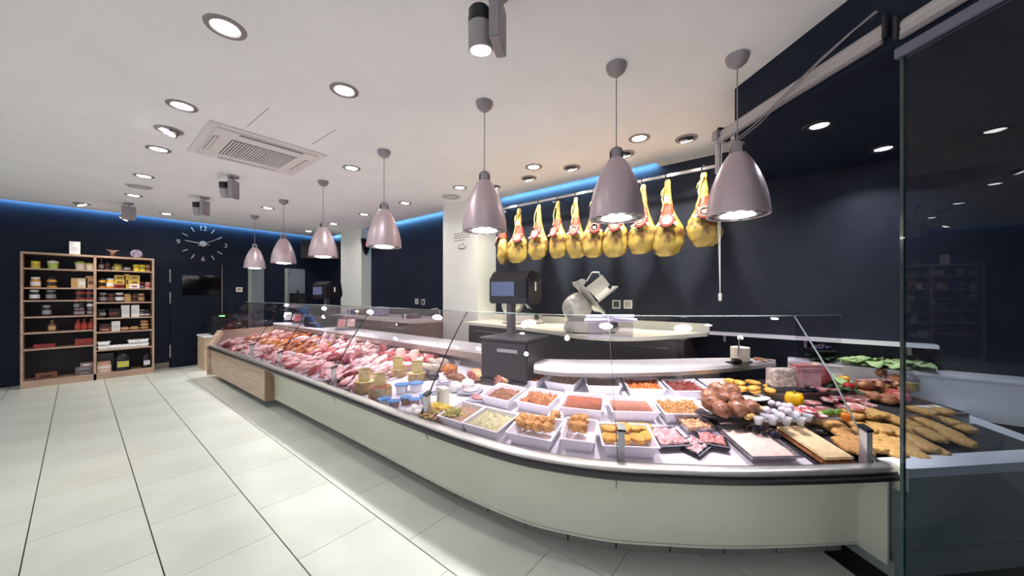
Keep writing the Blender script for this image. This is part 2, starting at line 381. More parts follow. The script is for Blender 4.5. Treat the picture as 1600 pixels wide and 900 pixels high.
for k, (px, py) in enumerate([(1152, 88), (963, 102), (757, 160), (600, 236), (505, 283), (443, 313), (398, 337)]):
    p = atz(px, py, CEIL); l = 'bell shaped satin metal pendant lamp, %s from the window bulkhead' % ORD[k]
    if not pd: pd = make_pendant(); pd.location = tuple(p); pd['label'] = l
    else: dup(pd, tuple(p), k*.4, l)
def make_spot(px, py, lb, rz, tilt):
    p = atz(px, py, CEIL); t = top('ceiling_spotlight', lb, 'spotlight', tuple(p), rz, 'gear box ceiling spotlights')
    ob('ceiling_disc', MB().lathe([(.055, 0), (.055, -.02), (.05, -.025), (0, -.025)], 24), GREYP, t, smooth=True)
    ob('stem', MB().tube([(0, 0, -.02), (0, 0, -.1)], .007), GREYP, t)
    ob('gear_box', MB().box(-.025, .025, -.075, .075, -.26, -.055), GREYP, t, bevel=.004)
    Mx = T(-.085, 0, -.175) @ Matrix.Rotation(tilt, 4, 'X')
    hd = ob('lamp_head', MB().lathe([(0, .03), (.055, .03), (.058, -.08), (.05, -.083), (.047, -.06), (0, -.05)], 28, Mx), mat('spot_grey', (158, 152, 154), .45, .3), t, smooth=True)
    ob('heat_sink', MB().lathe([(0, .1), (.04, .1), (.05, .088), (.05, .06), (.054, .055), (.054, .03), (0, .03)], 24, Mx), BLACKP, hd, smooth=True)
    ob('lamp_lens', MB().lathe([(.046, -.066), (0, -.07)], 20, Mx), BULB, hd)
    ob('pivot', MB().tube([(-.035, 0, -.18), (-.02, 0, -.18)], .014), GREYP, t)
    l = light('lamp_light', 'SPOT', t, tuple(Mx @ Vector((0, 0, -.09))), SPOT_W*6, (1, .99, .98), .04, math.radians(80)); l.rotation_euler = (tilt, 0, 0)
make_spot(778, -14, 'large black and grey ceiling spotlight nearest the camera', math.radians(-62), .15)
make_spot(365, 275, 'grey box ceiling spotlight beside the air conditioner', math.radians(-40), .35)
make_spot(320, 308, 'grey box ceiling spotlight in front of the clock', math.radians(-40), .35)
make_spot(201, 317, 'black and grey ceiling spotlight above the wooden shelving', math.radians(-85), -.5)
# air conditioner cassette
ac = top('air_conditioner', 'white four-way ceiling cassette air conditioner with slatted grille', 'air conditioner', (.66, 3.64, CEIL))
AW, AL = .91, .94
ACW = mat('ac_white', (226, 220, 218), .5)
fr = ob('frame', MB().prism([(0, 0), (AW, 0), (AW, AL), (0, AL)], -.012, 0), ACW, ac, bevel=.004)
ob('face_panel', MB().box(.06, AW-.06, .06, AL-.06, -.024, -.012), ACW, ac, bevel=.004)
for (x0, x1, y0, y1) in ((.22, .72, .075, .115), (.22, .72, AL-.115, AL-.075), (.075, .11, .25, .7), (AW-.11, AW-.075, .25, .7)):
    sl = ob('air_slot', MB().box(x0, x1, y0, y1, -.0255, -.02), BLACKP if y1 < .2 else mat('slot_grey', (168, 160, 160), .6), ac)
    if x1-x0 > .2: ob('louvre', MB().box(x0+.005, x1-.005, y0+.016, y0+.03, -.034, -.024), ACW, sl)
    else: ob('louvre', MB().box(x0+.010, x0+.025, y0+.005, y1-.005, -.034, -.024), ACW, sl)
gr = ob('grille', MB().box(.2, .72, .24, .72, -.027, -.02), mat('grille_dark', (84, 74, 74), .7), ac)
for k in range(24):
    x = .206+k*.0217; ob('slat', MB().box(x, x+.011, .24, .72, -.034, -.026), ACW, gr)
# ---------------------------------------------------------------- display counter
U_L, U_W, U_R, U_END = uy(7.6), uy(5.02), us(2.494, -.405)[0], US[-1]-.02
dc = top('display_counter', 'long curved refrigerated display counter with cream front and glass screen', 'display counter', (1.5, 3.0, 0))
def part(name, mb, m, **k):
    o = ob(name, mb, m, dc, **k); o.location = (-1.5, -3.0, 0); return o
part('front_panel', sweep([(.13, .108), (.13, .30), (.122, .38), (.10, .43), (.065, .465), (.02, .485), (.02, .50), (.16, .50), (.16, .108)], U_W, U_R-.05), PANEL, smooth=True)
part('bottom_trim', sweep([(.122, .100), (.122, .110), (.165, .110), (.165, .100)], U_W, U_R-.05), mat('pale_trim', (206, 200, 190), .35, .3))
part('bumper', sweep([(.0, .488), (-.012, .497), (-.014, .515), (-.004, .527), (.035, .527), (.035, .488)], U_L+.02, U_R), mat('bumper_dark', (66, 62, 66), .28, .6), smooth=True)
part('rim_rail', sweep([(.0, .527), (-.004, .537), (.004, .55), (.02, .556), (.06, .556), (.075, .535), (.075, .5), (.03, .5)], U_L+.02, U_R), STEEL, smooth=True)
part('wood_panel', sweep([(.03, .09), (.03, .485), (.075, .485), (.075, .09)], U_L+.05, U_W), WOOD)
part('wood_panel_edge', sweep([(.028, .085), (.028, .49), (.13, .49), (.13, .085)], U_W, U_W+.02), mat('oak_edge', (150, 122, 100), .5, col2=(140, 112, 92), scale=10))
part('end_panel', sweep([(-.015, .05), (-.015, .53), (.12, .78), (1.25, .80), (1.25, .05)], U_L-.02, U_L+.025), WOOD)
part('end_return', sweep([(.0, .085), (.0, .49), (.15, .49), (.15, .085)], U_R-.055, U_R-.045), PANEL)
part('side_block', sweep([(.02, .085), (.02, .50), (.6, .50), (.6, .085)], U_R, U_END), GPANEL)
part('side_block_base', sweep([(.012, .0), (.012, .13), (.6, .13), (.6, .0)], U_R, U_END), GPANEL)
part('side_rim', sweep([(-.0, .50), (.0, .545), (.02, .556), (.1, .556), (.1, .50)], U_R+.005, U_END), DECK, smooth=True)
part('rim_end_cap', sweep([(-.02, .45), (-.02, .56), (.02, .56), (.02, .45)], U_R, U_R+.03), PANEL, bevel=.004)
pl = part('plinth', sweep([(.225, .0), (.225, .12), (.5, .12), (.5, .0)], U_L+.1, U_R-.05), GROUT)
u = U_L+.1; 
while u < U_R-.1:
    e = min(u+.30, U_R-.05); o = ob('plinth_tile', sweep([(.215, .001), (.215, .095), (.226, .095), (.226, .001)], u+.005, e-.005, .1), PLT, pl); u = e
dk = part('deck', sweep([(.07, .47), (.07, deckz(.07)), (1.15, deckz(1.15)), (1.15, .47)], U_L+.03, us(2.98, -.9)[0], .08), DECK)
part('end_deck', sweep([(.07, .47), (.07, deckz(.07)), (.7, deckz(.7)), (.7, .47)], us(2.98, -.9)[0], U_END, .08), DECK)
part('back_panel', sweep([(1.13, .6), (1.13, .83), (1.16, .83), (1.16, .6)], U_L+.03, U_R-.1, .08), STEEL)
part('body', sweep([(.5, .0), (.5, .47), (1.2, .47), (1.2, .0)], U_L+.03, U_R, .1), mat('body_grey', (90, 90, 94), .6))
# glass screen
GPROF = [(.05, .556), (.155, .75), (.27, .945), (.39, 1.12), (.50, 1.262)]
def gprof(w): return GPROF+[(s+w, z+w*.3) for s, z in reversed(GPROF)]
seams = [U_L+.03, uy(5.75), uy(4.75), us(1.414, 3.38)[0], us(1.412, 1.98)[0], us(1.655, .655)[0], U_R-.06]
def screen_off(u): return 0
for a, b in zip(seams[:-1], seams[1:]):
    g = part('glass_panel', sweep(gprof(.007), a+.004, b-.004, .08), GLASS, smooth=True)
    ob('top_edge', sweep([(.498, 1.261), (.498, 1.265), (.508, 1.267), (.508, 1.262)], a+.004, b-.004, .08), mat('glass_rim', (126, 138, 138), .1, coat=.6), g)
for i, u in enumerate(seams[1:-1]):
    part('seal', sweep([(s-.003, z) for s, z in GPROF]+[(s+.009, z+.003) for s, z in reversed(GPROF)], u-.0022, u+.0022), SEAL)
gp = part('side_glass', sweep([(.05, .556), (.50, 1.262), (1.0, 1.24), (1.0, .80), (.12, .79)], U_L+.0, U_L+.008), GLASS)
gp = part('end_glass', sweep([(.05, .556), (.27, .945), (.50, 1.262), (.507, 1.262), (.277, .945), (.057, .556)], U_R-.053, U_R-.047), mat('glass_rim', (126, 138, 138)))
part('end_screen', sweep([(.50, .9), (.50, 1.265), (.507, 1.265), (.507, .9)], U_R-.04, U_R+.28), GLASS)
ob('end_screen_rim', sweep([(.496, 1.262), (.496, 1.268), (.512, 1.268), (.512, 1.262)], U_R-.04, U_R+.28), MATS['glass_rim'], gp)
for u in seams[1:]:
    if u is seams[-1]: u -= .02
    ps = part('glass_post', sweep([(.075, .52), (.075, .70), (.11, .715), (.115, .52)], u+.008, u+.04, .1), mat('post_metal', (190, 188, 190), .35, .3))
    ob('post_cap', sweep([(.072, .70), (.072, .712), (.118, .728), (.118, .715)], u+.004, u+.044, .1), BLACKP, ps)
for u in seams[3:6]: part('panel_joint', sweep([(.1195, .38), (.0975, .43), (.0625, .466), (.018, .487), (.03, .487), (.07, .46), (.11, .42), (.13, .38)], u-.0025, u+.0025), SEAL)
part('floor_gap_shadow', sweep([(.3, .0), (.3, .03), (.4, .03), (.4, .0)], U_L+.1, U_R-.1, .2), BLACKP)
# right-hand slate decks and slotted step rail
U_E2 = us(3.28, -1.2)[0]
part('slate_deck', sweep([(.44, .545), (.44, .637), (.73, .6577), (.73, .6)], U_A, U_E2, .08), SLATE)
part('upper_slate', MB().prism([(2.912, .202), (3.775, -.665), (3.775, -.14), (3.18, .47)], .60, .711), SLATE)
part('upper_step_edge', MB().box(0, 1.223, -.006, .0, .655, .709, T(2.912, .202, 0) @ Rz(-math.pi/4)), STEEL)
rl = part('step_rail', sweep([(.425, .55), (.425, .632), (.44, .638), (.44, .55)], U_A, U_E2, .08), STEEL)
u = U_A+.05
while u < U_E2-.1:
    ob('rail_slot', sweep([(.4235, .595), (.4235, .605), (.426, .605), (.426, .595)], u, u+.06, .1), BLACKP, rl); u += .09
part('front_slate', sweep([(.10, .505), (.10, .531), (.40, .576), (.40, .5)], U_F, U_E2, .08), SLATE)
t = top('rear_ledge', 'white ledge with a pale upstand at the rear of the right counter end', 'ledge', (3.88, -.4, .0))
ob('ledge_top', MB().box(-.11, .118, -1.0, .42, .815, .84), WTOP, t, bevel=.004); ob('pale_panel', MB().box(-.10, -.08, -1.0, .42, .55, .815), WTOP, t)
# ---------------------------------------------------------------- worktop behind display
def strip_obj(name, fr, bk, z0, z1, m, **k):
    vs = [(p[0], p[1], z) for p in fr+list(reversed(bk)) for z in (0,)]
    return ob(name, MB().prism([(p[0], p[1]) for p in fr]+[(p[0], p[1]) for p in reversed(bk)], z0, z1), m, **k)
def smooth2(P, per=8):
    P = [P[0]]+P+[P[-1]]; return [(p.x, p.y) for p in catmull([tuple(q) for q in P], per)][:]
FR1 = [(2.30, 7.6), (2.35, 6.0), (2.37, 4.4), (2.38, 3.2), (2.38, 2.18)]; BK1 = [(2.68, 7.6), (2.73, 6.0), (2.75, 4.4), (2.76, 3.2), (2.76, 2.44)]
t = top('service_worktop', 'white service worktop strip behind the meat display', 'worktop', (2.5, 4, .86))
o = strip_obj('worktop_slab', FR1, BK1, .835, .86, WTOP, parent=t); o.location = (-2.5, -4, -.86)
o = strip_obj('nose_fascia', [(x-.004, y) for x, y in FR1], [(x+.02, y) for x, y in FR1], .775, .836, STEEL, parent=t); o.location = (-2.5, -4, -.86)
o = strip_obj('rear_cabinet', [(x-.10, y) for x, y in BK1], BK1, .0, .835, mat('cab_grey', (104, 98, 98), .5), parent=t); o.location = (-2.5, -4, -.86)
FR2 = smooth2([(2.22, 1.56), (2.28, 1.30), (2.62, .875), (3.02, .521), (3.40, .27), (3.72, .10)]); BK2 = smooth2([(2.50, 1.74), (2.62, 1.50), (2.97, 1.05), (3.36, .66), (3.58, .42), (3.725, .16)])
t = top('curved_worktop', 'curved white worktop tapering to a point behind the prepared dishes', 'worktop', (2.5, 1, .86))
o = strip_obj('worktop_slab', FR2, BK2, .812, .84, WTOP, parent=t); o.location = (-2.5, -1, -.86)
def off(P, d):
    out = []
    for i, p in enumerate(P):
        a = Vector((*P[max(i-1, 0)], 0)); b = Vector((*P[min(i+1, len(P)-1)], 0)); t_ = (b-a).normalized(); out.append((p[0]-t_.y*d, p[1]+t_.x*d))
    return out
o = strip_obj('nose_fascia', off(FR2, -.004), off(FR2, .02), .785, .813, STEEL, parent=t); o.location = (-2.5, -1, -.86)
# ================================================================ BACK WALL FURNITURE
# wall clock
ck = top('wall_clock', 'large frameless wall clock with silver numerals and bar marks above the door', 'clock', (1.568, WY-.005, 2.405))
CKM = mat('clock_silver', (206, 204, 210), .35, .3)
ob('hub', MB().lathe([(0, 0), (.055, 0), (.055, .03), (.05, .035), (0, .035)], 24, Matrix.Rotation(math.pi/2, 4, 'X')), CKM, ck, smooth=True)
RX, RZ = .36, .305
def text(txt, size, m, parent, loc, rot, depth=.006):
    cu = bpy.data.curves.new('t', 'FONT'); cu.body = txt; cu.size = size; cu.align_x = 'CENTER'; cu.align_y = 'CENTER'; cu.extrude = depth; cu.resolution_u = 3
    tmp = bpy.data.objects.new('t', cu); C.objects.link(tmp); dg = bpy.context.evaluated_depsgraph_get(); me = bpy.data.meshes.new_from_object(tmp.evaluated_get(dg))
    bpy.data.objects.remove(tmp); me.materials.clear(); me.materials.append(m)
    o = bpy.data.objects.new('numeral', me); C.objects.link(o); o.parent = parent; o.location = loc; o.rotation_euler = rot; return o
for n, a in (('12', 0), ('3', 90), ('6', 180), ('9', 270)):
    text(n, .125, CKM, ck, (RX*math.sin(math.radians(a)), -.008, RZ*math.cos(math.radians(a))), (math.pi/2, 0, 0))
for k in range(12):
    if k % 3:
        a = math.radians(30*k); ob('hour_mark', MB().box(-.008, .008, -.012, 0, RZ-.045, RZ+.045, Matrix.Rotation(a, 4, 'Y')), CKM, ck)
ob('hour_hand', MB().box(-.008, .008, -.03, -.022, -.10, .27, Matrix.Rotation(math.radians(278), 4, 'Y')), CKM, ck)
ob('minute_hand', MB().box(-.006, .006, -.022, -.015, -.09, .32, Matrix.Rotation(math.radians(62), 4, 'Y')), CKM, ck)
# dark door
d1 = struct('door_1', MB().box(1.10, 1.86, WY-.03, WY+.01, .0, 2.02), mat('door_navy', (23, 29, 44), .5, spec=.15))
ob('door_head', MB().box(1.06, 2.14, WY-.018, WY, 2.022, 2.04), BLACKP, d1)
for z0, z1 in ((1.62, 1.87), (1.22, 1.44), (.20, .44)): ob('hinge', MB().tube([(1.092, WY-.035, z0), (1.092, WY-.035, z1)], .013, 8), STEEL, d1)
ob('edge_strip', MB().box(1.86, 1.87, WY-.032, WY-.01, .9, 2.0), GREYP, d1)
w = ob('door_window', MB().box(1.26, 1.84, WY-.036, WY-.028, 1.38, 1.77), mat('black_glass', (6, 6, 10), .08), d1)
ob('window_reveal', MB().box(1.27, 1.5, WY-.04, WY-.034, 1.70, 1.76), mat('reveal_grey', (92, 84, 96), .5), w)
for nm, x0, x1, z1, n in (('door_2', 2.31, 2.60, 2.03, 0), ('door_3', 3.01, 3.44, 2.0, 1)):
    d = struct(nm, MB().box(x0, x1, WY-.02, WY+.01, .0, z1), mat('pale_door', (126, 134, 142), .4))
    ob('door_edge', MB().box(x0, x0+.06, WY-.026, WY-.018, 0, z1), mat('pale_edge', (160, 164, 160), .5), d)
    ob('door_handle', MB().tube([(x0+.08, WY-.02, z1-.12), (x0+.08, WY-.07, z1-.12), (x0+.10, WY-.08, z1-.02)], .008), BLACKP, d)
t = top('coffee_machine', 'tall black appliance standing before the pale far door', 'appliance', (3.18, WY-.3, 0))
ob('body', MB().box(-.13, .13, -.12, .12, 0, 1.42), BLACKP, t, bevel=.01); ob('cap', MB().lathe([(0, 1.42), (.03, 1.42), (.02, 1.5), (0, 1.5)], 12), BLACKP, t); ob('spout', MB().box(-.03, .03, -.16, -.12, 1.2, 1.3), DARKM, t)
t = top('wall_thermostat', 'small white thermostat panel on the navy wall beside the door', 'thermostat', (2.155, WY, 1.495))
ob('housing', MB().box(-.055, .055, -.02, 0, -.05, .05), CARD, t, bevel=.004); ob('screen', MB().box(-.03, .03, -.023, -.019, -.015, .028), mat('lcd', (150, 130, 110), .3), t)
t = top('corner_television', 'dark flat television hung in the far ceiling corner', 'television', (3.62, 8.75, 2.46), math.radians(-36))
ob('screen_body', MB().box(-.42, .42, -.03, .03, -.21, .21), mat('tv_dark', (28, 28, 38), .3), t, bevel=.006); ob('screen_glass', MB().box(-.40, .40, -.034, -.029, -.19, .19), mat('tv_glass', (18, 18, 28), .15), t); ob('wall_arm', MB().box(-.03, .03, .03, .3, -.05, .05), BLACKP, t)
# small oak cabinet by the door with machines
t = top('oak_cabinet', 'small oak cabinet with a white top beside the dark door', 'cabinet', (1.78, 8.62, 0))
ob('body', MB().box(-.34, .30, -.28, .28, .0, .60), WOOD, t); ob('top', MB().box(-.355, .31, -.29, .29, .60, .63), WTOP, t, bevel=.004)
for z in (.2, .4): ob('drawer_line', MB().box(-.33, .29, -.283, -.279, z, z+.004), DARKM, t)
GLED = mat('green_led', (120, 255, 130), .4, emit=3)
t = top('cash_machine', 'black cash machine with a green light on the oak cabinet', 'machine', (1.72, 8.62, .63))
ob('housing', MB().box(-.16, .16, -.18, .18, 0, .30), mat('machine_navy', (22, 26, 36), .35), t, bevel=.015); ob('sloped_top', MB().prism([(-.16, 0), (.16, 0), (.16, .10), (-.16, .05)], -.15, .15, T(0, 0, .3) @ Matrix.Rotation(math.pi/2, 4, 'X')), BLACKP, t)
ob('indicator', MB().box(-.04, .04, -.17, -.155, .345, .36), GLED, t); ob('slot', MB().box(-.1, .1, -.186, -.18, .12, .14), DARKM, t)
t = top('card_terminal', 'small black terminal with a green light next to the cash machine', 'terminal', (1.98, 8.5, .63))
ob('base', MB().box(-.08, .08, -.1, .1, 0, .05), BLACKP, t, bevel=.01); ob('head', MB().box(-.07, .07, -.03, .03, .05, .24), BLACKP, t, bevel=.01); ob('indicator', MB().box(-.02, .03, -.034, -.03, .19, .2), GLED, t)
# ---------------------------------------------------------------- shelving with goods
SY0, SY1 = 8.83, WY-.01
sh = top('shelving_unit', 'tall oak shelving unit packed with jars and boxes on the back wall', 'shelves', (.15, SY0, 0))
def spart(name, *b): 
    o = ob(name, MB().box(*b), SHWOOD, sh); o.location = (-.15, -SY0, 0); return o
spart('side_panel', .825, .85, SY0, SY1, 0, 2.03); spart('side_panel', -.53, -.505, SY0, SY1, 0, 2.03); spart('divider', .16, .19, SY0, SY1, 0, 2.01)
spart('top_board', -.505, .825, SY0, SY1, 2.0, 2.03); spart('plinth_board', -.505, .825, SY0, SY1, 0, .10)
o = ob('back_board', MB().box(-.5, .82, SY1-.012, SY1, .1, 2.0), SHBACK, sh); o.location = (-.15, -SY0, 0)
RZs = [1.80, 1.50, 1.265, 1.005, .775, .48, .10]; LZs = [1.79, 1.50, 1.307, 1.06, .822, .576, .10]
for z in RZs[:-1]: spart('shelf_board', .19, .825, SY0+.01, SY1-.012, z-.022, z)
for z in LZs[:-1]: spart('shelf_board', -.505, .16, SY0+.01, SY1-.012, z-.022, z)
def sx(px): return -.03+(px-117)*.00703
jarc = {}
def prod(kind, x, z, c1, c2, label, w=.09, h=.12, dy=.10, n=None):
    h *= 1.0 if kind in ('eggs', 'loaf', 'canister') or z in (.10, .775) or '.' in label or ' upper' in label or 'lower' in label or 'pack' in label or 'under yellow' in label or 'yellow box' in label or 'yellow pictured' in label else 1.2
    key = (kind, c1, c2, w, h)
    if key not in jarc:
        m1 = mat('goods_%d_%d_%d' % c1, c1, .35); m2 = mat('goods_%d_%d_%d' % c2, c2, .45)
        P = []
        r = w/2
        if kind == 'jar':
            P = [('glass_body', MB().lathe([(0, 0), (r*.92, 0), (r, .01), (r, h*.72), (r*.8, h*.8), (0, h*.8)], 16), m1, 1), ('lid', MB().lathe([(0, h*.8), (r*.86, h*.8), (r*.86, h), (0, h)], 16), m2, 1), ('paper_label', MB().lathe([(r*1.01, h*.18), (r*1.01, h*.55)], 16), m2, 1)]
        elif kind == 'tin':
            P = [('tin_body', MB().lathe([(0, 0), (r, 0), (r, h), (r*.95, h*1.0), (r*.95, h*.97), (0, h*.97)], 16), m1, 1), ('label_band', MB().lathe([(r*1.01, h*.3), (r*1.01, h*.7)], 16), m2, 1)]
        elif kind == 'box':
            P = [('carton', MB().box(-r, r, -.05, .05, 0, h), m1, 0), ('front_print', MB().box(-r*.55, r*.55, -.052, -.049, h*.3, h*.6), mat('goods_220_216_222', (220, 216, 222), .5) if c1 == (236, 234, 234) and c2 != (150, 40, 40) else m2, 0)]
        elif kind == 'bottle':
            P = [('glass_body', MB().lathe([(0, 0), (r, 0), (r, h*.6), (r*.4, h*.78), (r*.35, h*.95), (0, h*.95)], 16), m1, 1), ('cap', MB().lathe([(0, h*.94), (r*.42, h*.94), (r*.42, h), (0, h)], 12), m2, 1), ('paper_label', MB().lathe([(r*1.01, h*.15), (r*1.01, h*.5)], 16), m2, 1)]
        elif kind == 'tub':
            P = [('tub_body', MB().lathe([(0, 0), (r*.85, 0), (r, h*.7), (0, h*.7)], 16), m1, 1), ('lid', MB().lathe([(0, h*.7), (r*1.05, h*.7), (r*1.0, h*.85), (r*.5, h), (0, h)], 16), m2, 1)]
        elif kind == 'eggs':
            mb = MB(); 
            vs = [(-r, -.075), (r, -.075), (r, .075), (-r, .075)]
            mb.add([(x*.88, y*.88, 0) for x, y in vs]+[(x, y, h*.55) for x, y in vs]+[(x*.86, y*.86, h) for x, y in vs], [(3, 2, 1, 0), (8, 9, 10, 11)]+[(a+k, a+(k+1) % 4, a+4+(k+1) % 4, a+4+k) for a in (0, 4) for k in range(4)])
            P = [('carton', mb, m1, 0)]+[('egg_dome', MB().lathe([(.03, h*.8), (.026, h*1.1), (.012, h*1.22), (0, h*1.24)], 10, T((k-1)*.05, -.035, 0)), m1, 1) for k in range(3)]
        elif kind == 'loaf':
            P = [('crust', lump('crust', m1, r, .06, h*.55, .08, 2, 1, 2), m1, 2), ('score', MB().box(-r*.6, r*.6, -.008, .008, h*.98, h*1.06), m2, 0)]
        elif kind == 'canister':
            P = [('body', MB().lathe([(0, 0), (r, 0), (r, h*.7), (r*.7, h*.88), (r*.25, h*.93), (r*.25, h), (0, h)], 20), m1, 1), ('paper_label', MB().box(-r*.65, r*.65, -r*1.04, -r*.8, h*.2, h*.5), m2, 0), ('handle', MB().tube([(-r*.5, 0, h*.85), (-r*.3, 0, h*1.02), (r*.3, 0, h*1.02), (r*.5, 0, h*.85)], .01), m1, 0)]
        jarc[key] = [(nm, (b if isinstance(b, bpy.types.Mesh) else b.mesh(nm, m, sm)), m) for nm, b, m, sm in P]
    t = top({'jar': 'preserve_jar', 'tin': 'food_tin', 'box': 'food_box', 'bottle': 'sauce_bottle', 'tub': 'food_tub', 'eggs': 'egg_carton', 'loaf': 'bread_loaf', 'canister': 'oil_canister'}[kind], label, {'eggs': 'egg carton', 'loaf': 'bread', 'canister': 'canister'}.get(kind, kind), (x, SY0+dy, z+.0005), group='goods on the wooden shelving')
    for nm, me, m in jarc[key]: ob(nm, me, m, t)
    return t
DK = (38, 28, 30); OR = (214, 150, 60); YE = (222, 206, 50); BR = (112, 66, 48); TAN = (196, 160, 110); WH = (236, 234, 234); PK = (206, 170, 156); RD = (150, 40, 40); GN = (170, 190, 90); OL = (150, 140, 70); GY = (150, 146, 150); GD = (214, 178, 80)
R3 = lambda zx: sx(117+zx/9); R4 = lambda zx: sx(117+zx/7.5)
rows = [
 ('top shelf of the right bay', RZs[0], [('bottle', R3(350), DK, GY, 'dark bottle', .07, .15), ('jar', R3(435), BR, DK, 'brown jar', .075, .11), ('jar', R3(515), WH, DK, 'tiny white capped jar', .04, .06), ('jar', R3(580), OL, OL, 'squat olive jar', .11, .09), ('tin', R3(715), DK, GY, 'low dark tin', .10, .06), ('tin', R3(858), YE, GD, 'bright yellow tin at left of the pair', .085, .095), ('tin', R3(950), YE, OL, 'bright yellow tin at right of the pair', .085, .095), ('jar', R3(1035), TAN, BR, 'slim brown and cream jar', .065, .11)]),
 ('second shelf of the right bay', RZs[1], [('jar', R3(365), OR, DK, 'orange preserve jar with dark print', .10, .14), ('jar', R3(480), (232, 168, 50), WH, 'golden fruit jar with pale lid', .11, .135), ('box', R3(612), RD, DK, 'dark red box under yellow boxes', .13, .065), ('box', R3(710), GD, BR, 'upright golden box', .06, .20), ('box', R3(825), WH, RD, 'white and red box under yellow boxes', .12, .07), ('tin', R3(935), DK, GY, 'dark lower tin', .08, .06), ('tin', R3(1035), PK, RD, 'pink and red tin', .08, .06)]),
 ('third shelf of the right bay', RZs[2], [('jar', R3(370), DK, GY, 'dark jar next to the divider', .10, .13), ('jar', R3(485), DK, BR, 'dark jar with brown label', .095, .12), ('jar', R3(605), DK, WH, 'dark jar with white label', .105, .13), ('jar', R3(725), TAN, TAN, 'tan jar', .095, .115), ('jar', R3(835), BR, DK, 'brown jar with dark label', .085, .12), ('jar', R3(930), BR, TAN, 'brown jar with tan label', .09, .12)]),
 ('fourth shelf of the right bay', RZs[3], [('box', R3(372), DK, GY, 'dark box with grey print', .12, .12), ('box', R3(520), DK, BR, 'wide dark box', .18, .125), ('box', R3(702), WH, GY, 'left white carton of the pair', .115, .17), ('box', R3(825), WH, CARD and (220, 220, 224), 'right white carton of the pair', .115, .17), ('tin', R3(940), DK, WH, 'black and white tin', .08, .055), ('tin', R3(1030), DK, (226, 226, 230), 'black and white tin by the side panel', .08, .055)]),
 ('fifth shelf of the right bay', RZs[4], [('box', R4(335), BR, PK, 'brown and pink pack', .13, .075), ('box', R4(460), WH, GY, 'single white carton', .095, .165), ('loaf', R4(570), (206, 160, 110), PK, 'left pale bread loaf', .13, .06), ('loaf', R4(690), (206, 160, 110), WH, 'right pale bread loaf', .13, .06), ('loaf', R4(820), (200, 150, 100), PK, 'bottom bread loaf of the stack', .12, .06)]),
 ('egg shelf of the right bay', RZs[5], [('eggs', R4(320), WH, WH, 'first lower white egg carton', .13, .055), ('eggs', R4(440), WH, WH, 'second lower white egg carton', .13, .055), ('eggs', R4(560), WH, WH, 'third lower white egg carton', .13, .055), ('eggs', R4(680), WH, WH, 'fourth lower white egg carton', .13, .055), ('eggs', R4(800), WH, WH, 'fifth lower white egg carton', .13, .055)]),
 ('bottom of the right bay', RZs[6], [('box', R4(325), PK, WH, 'lowest pink pack', .15, .06), ('canister', R4(545), (16, 20, 26), (196, 190, 90), 'large black canister with yellow label', .20, .32), ('canister', R4(845), (18, 20, 26), (206, 206, 216), 'smaller black canister with white label', .12, .26)]),
 ('top shelf of the left bay', LZs[0], [('tub', sx(125), (206, 190, 180), GN, 'green and white tub with red knob', .115, .115), ('tub', sx(139.5), (206, 196, 180), (200, 200, 110), 'green and white tub by the divider', .115, .10), ('tub', -.24, GN, WH, 'green tub', .11, .11), ('tin', -.4, YE, GD, 'yellow tin', .09, .09)]),
 ('second shelf of the left bay', LZs[1], [('box', sx(116), TAN, OR, 'tan box', .06, .13), ('box', sx(127.5), (220, 200, 170), WH, 'white and tan box', .11, .13), ('box', sx(140.5), (196, 150, 110), BR, 'biscuit box by the divider', .11, .16), ('jar', -.25, OR, DK, 'orange jar', .1, .13), ('jar', -.4, OR, WH, 'orange jar with pale lid', .1, .13)]),
 ('third shelf of the left bay', LZs[2], [('jar', sx(125.5), (150, 60, 50), DK, 'red brown jar', .12, .14), ('jar', sx(139.5), (160, 66, 54), DK, 'red brown jar by the divider', .12, .14), ('jar', -.26, DK, GY, 'dark jar', .1, .13), ('jar', -.41, DK, WH, 'dark jar with white label', .1, .13)]),
 ('fourth shelf of the left bay', LZs[3], [('jar', sx(120), (90, 40, 38), GY, 'lower dark jar', .07, .11), ('jar', sx(127), (96, 40, 38), GY, 'lower dark jar in the middle', .07, .11), ('jar', sx(140), (92, 42, 38), GY, 'lower dark jar by the divider', .085, .11), ('jar', -.3, DK, GY, 'black jar', .09, .14)]),
 ('fifth shelf of the left bay', LZs[4], [('bottle', sx(121.5), (140, 48, 36), (170, 60, 44), 'left red sauce bottle', .075, .14), ('bottle', sx(130.5), (140, 48, 38), (176, 60, 44), 'middle red sauce bottle', .075, .14), ('bottle', sx(141), (146, 48, 36), (180, 64, 44), 'right red sauce bottle', .08, .145), ('bottle', -.25, BR, TAN, 'brown sauce bottle', .08, .14)]),
 ('sixth shelf of the left bay', LZs[5], [('box', sx(131), (140, 50, 44), (120, 40, 38), 'flat red lower pack', .2, .055), ('box', -.32, RD, BR, 'flat red pack', .2, .06)]),
 ('bottom of the left bay', LZs[6], [('box', sx(131), (96, 84, 88), (140, 130, 134), 'lowest dark wrapped pack', .19, .07), ('box', -.3, BR, DK, 'brown wrapped pack', .2, .1)]),
]
for nm, z, its in rows:
    for k, x, c1, c2, lb, w, h in its: prod(k, x, z, c1, c2, lb+' on the '+nm, w, h)
for x, z, lb, c in ((R3(612), 1.565, 'yellow box lying on a dark red box', GD), (R3(612), 1.645, 'topmost yellow box of the left stack', (216, 190, 90)), (R3(825), 1.57, 'yellow pictured box on a white and red box', GD), (R3(825), 1.65, 'topmost yellow pictured box of the right stack', (226, 190, 100))):
    prod('box', x, z, c, BR, lb+' on the second shelf of the shelving', .125, .075)
